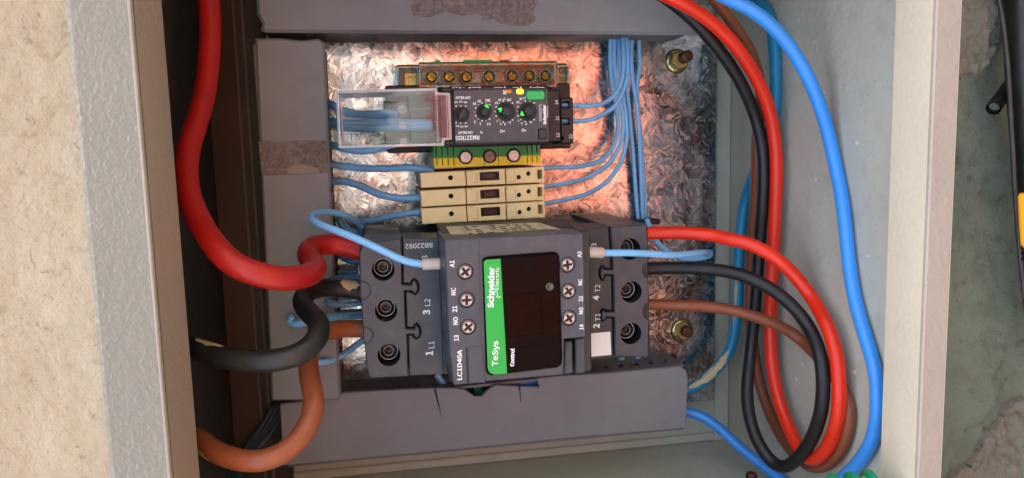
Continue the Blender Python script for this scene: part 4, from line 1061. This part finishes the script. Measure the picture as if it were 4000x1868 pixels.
# ------------------------------------------------------------------ thick cables, incoming side
def zc(zz, pts): return [(*zz(x, y), w) for x, y, w in pts]
p = zc(r1, [(1040, -120, 45), (1045, 0, 47), (1052, 150, 50), (1045, 300, 54), (1027, 450, 60), (990, 590, 68), (948, 720, 77), (930, 850, 86), (944, 980, 96), (992, 1100, 105)]) + \
    zc(r2, [(1048, 0, 113), (1104, 72, 119), (1180, 138, 122), (1300, 184, 122), (1420, 206, 119)]) + zc(z5, [(60, 455, 116), (150, 440, 108), (205, 405, 97), (198, 360, 86), (160, 312, 75), (185, 262, 66), (270, 245, 60), (390, 256, 58), (500, 288, 57)])
cable('power_cable', 'thick dull red cable sweeping down the dark left side into the contactor', p, 4.5, M['red_d'], n=20)
p = zc(r2, [(880, 500, 92), (965, 548, 101), (1100, 592, 114), (1250, 620, 120), (1400, 610, 122), (1510, 578, 121), (1588, 505, 115), (1598, 432, 105), (1555, 380, 92), (1516, 330, 80), (1530, 280, 70), (1600, 250, 62)]) + zc(z5, [(330, 515, 58), (420, 520, 57), (510, 540, 56)])
o, path = cable('power_cable', 'thick scuffed black cable on the left with nicked insulation', p, 4.1, M['blk_d'], n=20)
def patch(parent, path, r, f0, f1, a_mid, a_half, seed, name, mat, label=None):
    n = len(path); seg = path[int(n * f0):max(int(n * f1), int(n * f0) + 3)]
    seg = smooth_path(seg, 0.8)
    rr = random.Random(seed); ph = [rr.uniform(0, 6) for _ in range(4)]
    wob = lambda t, k: 0.22 * sin(t * 17 + ph[k]) + 0.16 * sin(t * 41 + ph[k + 1])
    env = lambda t: max(0.03, sin(pi * min(1, max(0, t))) ** 0.6)
    g = G().tube(seg, r + 0.06, 8, a0=lambda t: a_mid - a_half * env(t) * (1 + wob(t, 0)), a1=lambda t: a_mid + a_half * env(t) * (1 + wob(t, 2)))
    return part(name, g, mat, parent, label, recalc=False)
patch(o, path, 4.1, 0.10, 0.24, -1.45, 0.35, 1, 'insulation_nick', M['cream'])
patch(o, path, 4.1, 0.90, 0.985, -0.9, 0.75, 2, 'insulation_nick', M['cream'])
p = zc(r2, [(930, 985, 98), (1005, 1015, 104), (1065, 1062, 112), (1150, 1100, 118), (1280, 1120, 122), (1400, 1088, 121), (1500, 1008, 117), (1562, 900, 112), (1572, 800, 106), (1552, 700, 98), (1545, 610, 88), (1556, 540, 77), (1600, 480, 67), (1660, 462, 62)]) + zc(z5, [(400, 765, 58), (515, 768, 57)])
o, path = cable('power_cable', 'thick faded orange brown cable looping up at the lower left', p, 4.0, M['org'], n=20)
patch(o, path, 4.0, 0.03, 0.17, 0.75, 0.7, 4, 'paint_smear', M['cream'])

# ------------------------------------------------------------------ thick cables, outgoing side
def clear_of_wall(p, m):
    """keep a run off the lower cabinet wall by m mm"""
    return [(x, y, max(w, DIST - (UR - m) / (P(x, y, 0)[0] / DIST)) if x > 2700 else w) for x, y, w in p]
p = [(2470, 911, 52), (2540, 911, 52), (2669, 910, 56), (2794, 920, 62)] + zc(z8, [(300, 3, 66), (405, 24, 72), (520, 80, 77), (620, 160, 80), (720, 280, 82), (800, 420, 83), (850, 560, 82), (868, 700, 80), (868, 850, 77), (843, 980, 74), (795, 1072, 70), (740, 1110, 67), (685, 1080, 63), (622, 960, 58), (570, 820, 54), (535, 650, 50), (524, 450, 47), (530, 250, 45), (540, 50, 45)]) + zc(z7, [(1066, 880, 46), (1058, 700, 49), (1028, 540, 53), (960, 380, 58), (862, 232, 63), (742, 112, 66), (625, 32, 68), (520, -20, 68), (400, -70, 66)])
cable('power_cable', 'bright red cable making a long loop on the right of the contactor', clear_of_wall(p, 8), 3.15, M['red'], n=20)
p = [(2470, 1048, 52), (2540, 1050, 52)] + zc(z8, [(0, 150, 54), (150, 152, 60), (300, 166, 67), (420, 200, 74), (540, 262, 80), (640, 345, 85), (720, 450, 88), (770, 570, 90), (790, 720, 90), (778, 870, 89), (735, 1000, 87), (668, 1098, 83), (600, 1148, 79), (540, 1130, 73), (472, 1040, 66), (426, 920, 59), (408, 780, 54), (420, 620, 49), (440, 430, 44), (455, 250, 41), (470, 50, 40)]) + zc(z7, [(1002, 930, 40), (996, 750, 43), (964, 600, 47), (905, 450, 52), (830, 320, 56), (742, 205, 59), (660, 110, 61), (580, 40, 62), (500, -20, 62), (400, -70, 62)])
cable('power_cable', 'black cable making a long loop on the right of the contactor', clear_of_wall(p, 12.5), 3.05, M['blk'], n=20)
p = [(2470, 1188, 50), (2540, 1190, 50)] + zc(z8, [(0, 336, 52), (150, 340, 56), (300, 355, 60), (420, 385, 64), (540, 427, 67), (640, 480, 69), (715, 545, 70), (790, 625, 70), (860, 715, 68), (908, 800, 66), (922, 880, 63), (910, 980, 60), (870, 1075, 56), (800, 1140, 52), (720, 1142, 48), (640, 1076, 44), (560, 960, 40), (492, 800, 36), (455, 650, 33), (432, 480, 31), (420, 300, 30), (428, 100, 30)]) + zc(z7, [(962, 950, 31), (968, 700, 34), (985, 560, 38), (985, 430, 42), (950, 290, 46), (905, 200, 49), (855, 130, 51), (792, 45, 53), (730, -25, 54), (650, -80, 54)])
cable('power_cable', 'brown cable looping on the right behind the black and red ones', clear_of_wall(p, 3.2), 2.75, M['brn'], n=18)
p = zc(z7, [(690, -80, 84), (800, -18, 86), (905, 30, 87), (1000, 92, 88), (1092, 182, 89), (1182, 310, 90), (1252, 450, 91), (1312, 620, 92), (1360, 820, 93), (1398, 1020, 94)]) + zc(z8, [(908, 10, 95), (930, 200, 97), (962, 360, 99), (1016, 540, 101), (1054, 680, 102), (1062, 850, 102), (1045, 980, 100), (1000, 1080, 97), (935, 1160, 92), (860, 1225, 86), (780, 1290, 80)])
cable('power_cable', 'bright blue cable hanging along the right wall of the cabinet', clear_of_wall(p, 3.4), 2.95, M['blu'], n=18)
p = zc(z8, [(40, 868, 16), (110, 872, 17), (180, 892, 20), (265, 950, 26), (362, 1040, 34), (470, 1128, 44), (570, 1202, 54), (680, 1280, 64)])
cable('power_cable', 'short bright blue cable leaving the end of the bottom trunking', p, 2.75, M['blu'], n=18)
p = zc(z7, [(900, -90, 14), (960, -10, 14), (1018, 60, 14), (1046, 150, 13), (1060, 300, 10), (1062, 450, 8), (1050, 600, 6), (1010, 740, 6), (960, 860, 8), (908, 1020, 12), (888, 1170, 15)]) + zc(z8, [(366, 100, 16), (364, 250, 16), (354, 400, 16), (328, 540, 16), (270, 640, 16), (190, 714, 15), (115, 756, 14), (40, 770, 13)])
o, path = cable('power_cable', 'teal cable with cream paint smeared on it, curving into the bottom trunking', clear_of_wall(p, 3.6), 3.0, M['teal'], n=18)
patch(o, path, 3.0, 0.84, 0.975, 0.55, 0.75, 5, 'paint_smear', M['cream'])
patch(o, path, 3.0, 0.66, 0.80, 0.9, 0.25, 8, 'paint_smear', M['cream'])
# earth wire coil at the lower right
cx0 = P(3270, 1935, 148)
pts = []
for i in range(140):
    t = i / 139; a = -0.9 + t * 2 * pi * 3.2
    pts.append((cx0[0] - 4 + t * 24, cx0[1] + 0.5 + 6.0 * sin(a), 148 + 6.0 * cos(a)))
o, path = cable('earth_wire', 'green and yellow earth wire coiled at the lower right corner', pts, 1.9, M['gy'], 'wire', px=False, step=1.2, n=14)

# ------------------------------------------------------------------ thin control wires
wg = 'light blue control wires'
def wire(label, pts, r=1.12, mat='ltblu', name='control_wire', **k): return cable(name, label, pts, r, M[mat], 'wire', wg, 1.5, 10, **k)
TOPY = 150
rb = 1.15
wire('light blue printed wire leaving the relay above the other and rising to the top trunking', [(*zb(2040, 350), 40), (*zb(2100, 352), 40)] + zc(z7, [(10, 526, 40), (100, 531, 38), (190, 522, 34), (250, 482, 30), (288, 420, 26), (302, 330, 22), (300, 250, 18), (296, 170, 14), (294, 120, 12)]), rb)
wire('light blue printed wire leaving the middle of the relay end towards the top trunking', [(*zb(2050, 620), 40), (*zb(2110, 618), 40)] + zc(z7, [(30, 606, 40), (110, 604, 38), (190, 578, 34), (262, 525, 30), (302, 450, 26), (320, 370, 22), (322, 270, 18), (312, 175, 13), (308, 120, 11)]), rb)
wire('light blue wire from the top beige terminal up to the top trunking', [(*z4(2090, 270), 36)] + zc(z7, [(-60, 838, 34), (20, 836, 32), (110, 828, 26), (190, 800, 20), (248, 735, 15), (274, 650, 12), (268, 550, 10), (246, 440, 9), (236, 320, 9), (236, 180, 9), (236, 110, 9)]), rb, 'ltblu2')
wire('light blue wire from the middle beige terminal up to the top trunking', [(*z4(2090, 450), 36)] + zc(z7, [(-60, 930, 34), (20, 915, 32), (120, 888, 26), (218, 828, 20), (276, 745, 16), (300, 650, 13), (292, 540, 11), (268, 430, 9), (256, 310, 9), (256, 180, 9), (256, 110, 9)]), rb)
wire('light blue wire from the lowest beige terminal up to the top trunking', [(*z4(2090, 612), 36)] + zc(z7, [(-60, 1012, 34), (20, 996, 32), (122, 968, 26), (222, 905, 20), (290, 805, 16), (316, 700, 13), (314, 590, 11), (298, 480, 9), (282, 330, 9), (278, 180, 9), (278, 110, 9)]), rb, 'ltblu2')
wire('light blue wire, innermost of the long straight pair beside the bundle', zc(z7, [(326, 110, 5), (326, 180, 5), (322, 330, 5), (320, 440, 5), (330, 560, 5), (348, 750, 5), (362, 950, 5), (374, 1090, 6), (384, 1180, 6)]), rb, 'ltblu2')
wire('light blue long wire crossing from the trunking down to the cable tie', zc(z7, [(346, 110, 4), (346, 180, 4), (340, 300, 5), (352, 430, 6), (372, 560, 7), (384, 750, 7), (392, 950, 7), (398, 1090, 7), (406, 1180, 6)]), rb, 'ltblu2')
wire('light blue long wire, outermost on the right of the vertical bundle', zc(z7, [(376, 110, 4), (378, 180, 4), (382, 330, 4), (368, 440, 4), (372, 560, 5), (392, 750, 5), (404, 950, 5), (412, 1090, 5), (420, 1180, 5)]), rb, 'ltblu2')
for i, (a, b) in enumerate((((1002, 935), (965, 1010)), ((1102, 925), (1072, 1005)))):
    wire(('light blue wire crossing the steel strip, nearer the contactor label', 'light blue wire crossing the steel strip, nearer the plate hole')[i], [(*z6(a[0] + 22, a[1] - 60), 8), (*z6(*a), 8.5), (*z6((a[0] + b[0]) / 2, (a[1] + b[1]) / 2), 9), (*z6(*b), 8), (*z6(b[0] - 10, b[1] + 50), 6)], 1.4)
# coil wires with crimped sleeves
o, path = wire('light blue wire looping over into the left side of the contactor', zc(z5, [(1020, 362, 96), (930, 372, 95), (870, 368, 95), (760, 346, 95), (640, 292, 94), (500, 226, 92), (350, 165, 88), (235, 122, 82), (184, 84, 74), (208, 54, 64), (290, 46, 54), (390, 66, 45), (462, 106, 36), (492, 152, 28), (470, 188, 21), (420, 160, 15), (372, 110, 10), (330, 60, 7), (270, 20, 6)]), 1.55, 'ltblu2')
def sleeve(parent, a, b, tip, r):
    g = G().tube([a, lerp3(a, b, 0.08), lerp3(a, b, 0.92), b], r, 16, rf=lambda t: 0.9 if t in (0, 1) else 1.0); s = part('crimp_sleeve', g, M['ferrule'], parent)
    part('crimp_pin', G().tube([b, tip], r * 0.42, 10), M['steel'], s)
def lerp3(a, b, t): return tuple(a[i] + (b[i] - a[i]) * t for i in range(3))
sleeve(o, P3(*z5(870, 369), 95), P3(*z5(985, 364), 96), P3(*z5(1035, 361), 97), 2.35)
o, path = wire('light blue wire running right from the contactor and turning back', zc(z6, [(740, 288, 96), (790, 292, 95), (880, 298, 95), (1000, 298, 93), (1100, 300, 90), (1200, 306, 86), (1300, 312, 80), (1400, 306, 70), (1490, 296, 58), (1538, 296, 46), (1530, 318, 38), (1440, 332, 34), (1345, 322, 30), (1265, 280, 26), (1205, 222, 22), (1170, 150, 18), (1150, 90, 15)]), 1.5, 'ltblu2')
sleeve(o, P3(*z6(880, 298), 95), P3(*z6(780, 292), 96), P3(*z6(742, 290), 97), 2.3)
# left of the terminals
wire('blue wire from the left trunking to the earth terminal', zc(z4, [(60, 225, 16), (130, 230, 18), (300, 255, 22), (500, 268, 28), (700, 264, 34), (850, 256, 38), (980, 270, 40), (1095, 290, 41)]), 1.75, 'ltblu2')
wire('blue wire from the left trunking dipping to the middle beige terminal', zc(z4, [(60, 392, 14), (140, 388, 16), (260, 396, 20), (400, 440, 26), (550, 508, 32), (700, 544, 36), (850, 552, 38), (1000, 544, 38)]), 1.75, 'ltblu2')
wire('blue wire rising from the loop to the lowest beige terminal', zc(z4, [(330, 790, 12), (400, 775, 16), (500, 765, 22), (650, 732, 29), (800, 704, 34), (1000, 676, 36)]), 1.6, 'ltblu2')
wire('blue wire under the clear hood, uppermost of the three supply wires', zc(zh, [(-60, 330, 14), (20, 352, 18), (110, 380, 24), (250, 455, 32), (450, 506, 38), (650, 515, 42), (920, 498, 46), (1100, 490, 46)]), 2.0, 'ltblu2')
wire('blue wire under the clear hood, middle of the three supply wires', zc(zh, [(-60, 610, 14), (30, 625, 18), (150, 640, 24), (300, 650, 34), (600, 655, 42), (940, 640, 47), (1300, 650, 52), (1640, 660, 54)]), 2.1, 'ltblu2')
wire('blue wire under the clear hood lying against the middle one', zc(zh, [(-60, 650, 12), (60, 660, 16), (200, 690, 24), (400, 720, 34), (700, 735, 42), (950, 720, 47), (1300, 705, 52), (1640, 690, 54)]), 2.0, 'ltblu2')
wire('blue wire bulging below the lower edge of the clear hood', zc(zh, [(-60, 960, 12), (50, 985, 16), (180, 1020, 22), (350, 1062, 28), (550, 1078, 32), (780, 1045, 34), (1000, 980, 36), (1150, 930, 38)]), 1.9, 'ltblu2')
# bent wires behind the incoming cables
wire('printed blue wire bent back on itself above the black cable', zc(z5, [(520, 452, 46), (440, 452, 47), (370, 452, 46), (300, 468, 38), (262, 480, 18), (290, 448, 12), (370, 418, 9), (470, 412, 8)]), 1.55, 'dkblu')
wire('printed blue wire curving out below the black cable', zc(z5, [(520, 600, 44), (430, 615, 47), (360, 618, 46), (300, 608, 42), (278, 594, 32), (340, 580, 16), (450, 570, 12)]), 1.5)
wire('printed blue wire running left beneath the black cable', zc(z5, [(520, 682, 44), (420, 686, 46), (320, 694, 46), (220, 706, 42), (120, 736, 44), (60, 738, 42), (42, 710, 41), (80, 688, 41)]), 1.75)
wire('dark blue wire running left just under the printed one', zc(z5, [(520, 660, 18), (420, 664, 20), (320, 672, 24), (240, 690, 28), (150, 720, 40.5)]), 1.5, 'dkblu')
wire('slack blue wire sagging below the brown cable end', zc(z5, [(520, 826, 26), (470, 862, 28), (400, 915, 32), (320, 955, 37), (240, 974, 41), (180, 970, 41)]), 1.6, 'ltblu2')
wire('dim blue wire end beside the red cable end', zc(z5, [(520, 345, 38), (440, 346, 38), (390, 334, 32), (355, 310, 14)]), 1.6, 'dkblu')
wire('blue wire coming out of the loop towards the upper left of the contactor', zc(z5, [(352, 80, 12), (372, 130, 13), (420, 180, 15), (480, 215, 20), (540, 250, 24)]), 1.7, 'dkblu')
# dark bundle at the lower left
for i in range(4):
    dx = (i - 1.5) * 22
    wire(('dark wire, leftmost of the slanting bundle at the lower left', 'dark wire, second from the left in the slanting bundle', 'dark wire, third from the left in the slanting bundle', 'dark wire, rightmost of the slanting bundle at the lower left')[i],
         zc(r2, [(1400 + dx * .9, 840, -6), (1372 + dx, 900, -4), (1320 + dx, 985, -2 + i), (1255 + dx * .8, 1065, i), (1205 + dx * .7, 1130, i), (1160 + dx * .7, 1205, i), (1120 + dx * .7, 1290, i)]), 1.9, 'navy', 'dark_wire')
# blue and striped wires showing through the broken trunking cover
wire('light blue wire end showing at the trunking left of the notch', zc(z9, [(1010, 90, 20), (1035, 125, 20), (1060, 160, 18), (1075, 210, 12)]), 1.6)
wire('bright blue wire showing in the square gap of the trunking', zc(z9, [(1450, 150, 20), (1490, 136, 21), (1530, 134, 21), (1590, 150, 20)]), 2.6, 'blu')
wire('teal wire showing inside the notch of the trunking cover', zc(z9, [(1235, 100, 22), (1242, 150, 20), (1248, 200, 16), (1255, 260, 12)]), 2.6, 'gy')
# cable tie
tie = thing('cable_tie', 'black cable tie closing the wire bundle above the red cable', 'cable tie', (*P(2540, 866, 10), 6))
part('strap', G().prism(rpx(*z6(1072, 92), *z6(1160, 112), 12, 0.2, -0.02), 1, 11.5, 0.3), M['black'], tie)
part('head', G().prism(rpx(*z6(1158, 86), *z6(1215, 122), 14, 0.4, -0.1), 6, 14, 0.5), M['black'], tie)
part('tail', G().prism(rpx(*z6(1212, 90), *z6(1238, 124), 14, 0.6, -0.2), 7, 13, 0.4), M['black'], tie)

# ------------------------------------------------------------------ things on the right-hand wall
p = [P3(x, y, w) for x, y, w in ((4010, -200, 150), (4012, 0, 150), (4020, 250, 150), (4036, 500, 150), (4060, 760, 150), (4090, 1000, 150), (4130, 1300, 150))]
cable('hose', 'thick black hose running down the far right of the wall', p, 7.8, M['hose'], 'hose', px=False, step=4, n=24)
p = [P3(x, y, w) for x, y, w in ((3888, -60, 150), (3913, 60, 151), (3936, 250, 152), (3950, 480, 152), (3968, 800, 152), (3990, 1050, 152), (4020, 1300, 152))]
cable('cord', 'thin dark cord lying along the black hose', p, 0.9, M['blk_d'], 'cord', px=False, step=4, n=10)
tu = thing('tube_stub', 'short cut black tube sticking out of the right wall', 'tube', P3(3880, 424, 140))
a, b = P3(3880, 424, 146), P3(3942, 338, 138)
g = G().tube([a, lerp3(a, b, .5), b], 2.6, 20, caps=False); g.tube([lerp3(a, b, .02), lerp3(a, b, .6)], 2.1, 20, caps=False)
part('sleeve', g, M['hose'], tu, recalc=False)
part('core', G().tube([lerp3(a, b, .12), lerp3(a, b, .5)], 2.05, 18), M['concrete'], tu)
yc = thing('yellow_fitting', 'yellow fitting with dark rings at the far right edge', 'fitting', P3(4010, 880, 150))
g = G().tube([P3(4022, 755, 163), P3(4022, 765, 163), P3(4026, 860, 163), P3(4032, 950, 163), P3(4034, 962, 163)], 3.6, 20, rf=lambda t: 0.85 if t in (0, 1) else 1); part('sleeve', g, M['yellow'], yc)
g = G()
for y in (962, 985, 1006): g.tube([P3(4034 + (y - 962) * .06, y, 163), P3(4035 + (y - 962) * .06, y + 9, 163)], 3.8, 20)
part('ring', g, M['black'], yc)
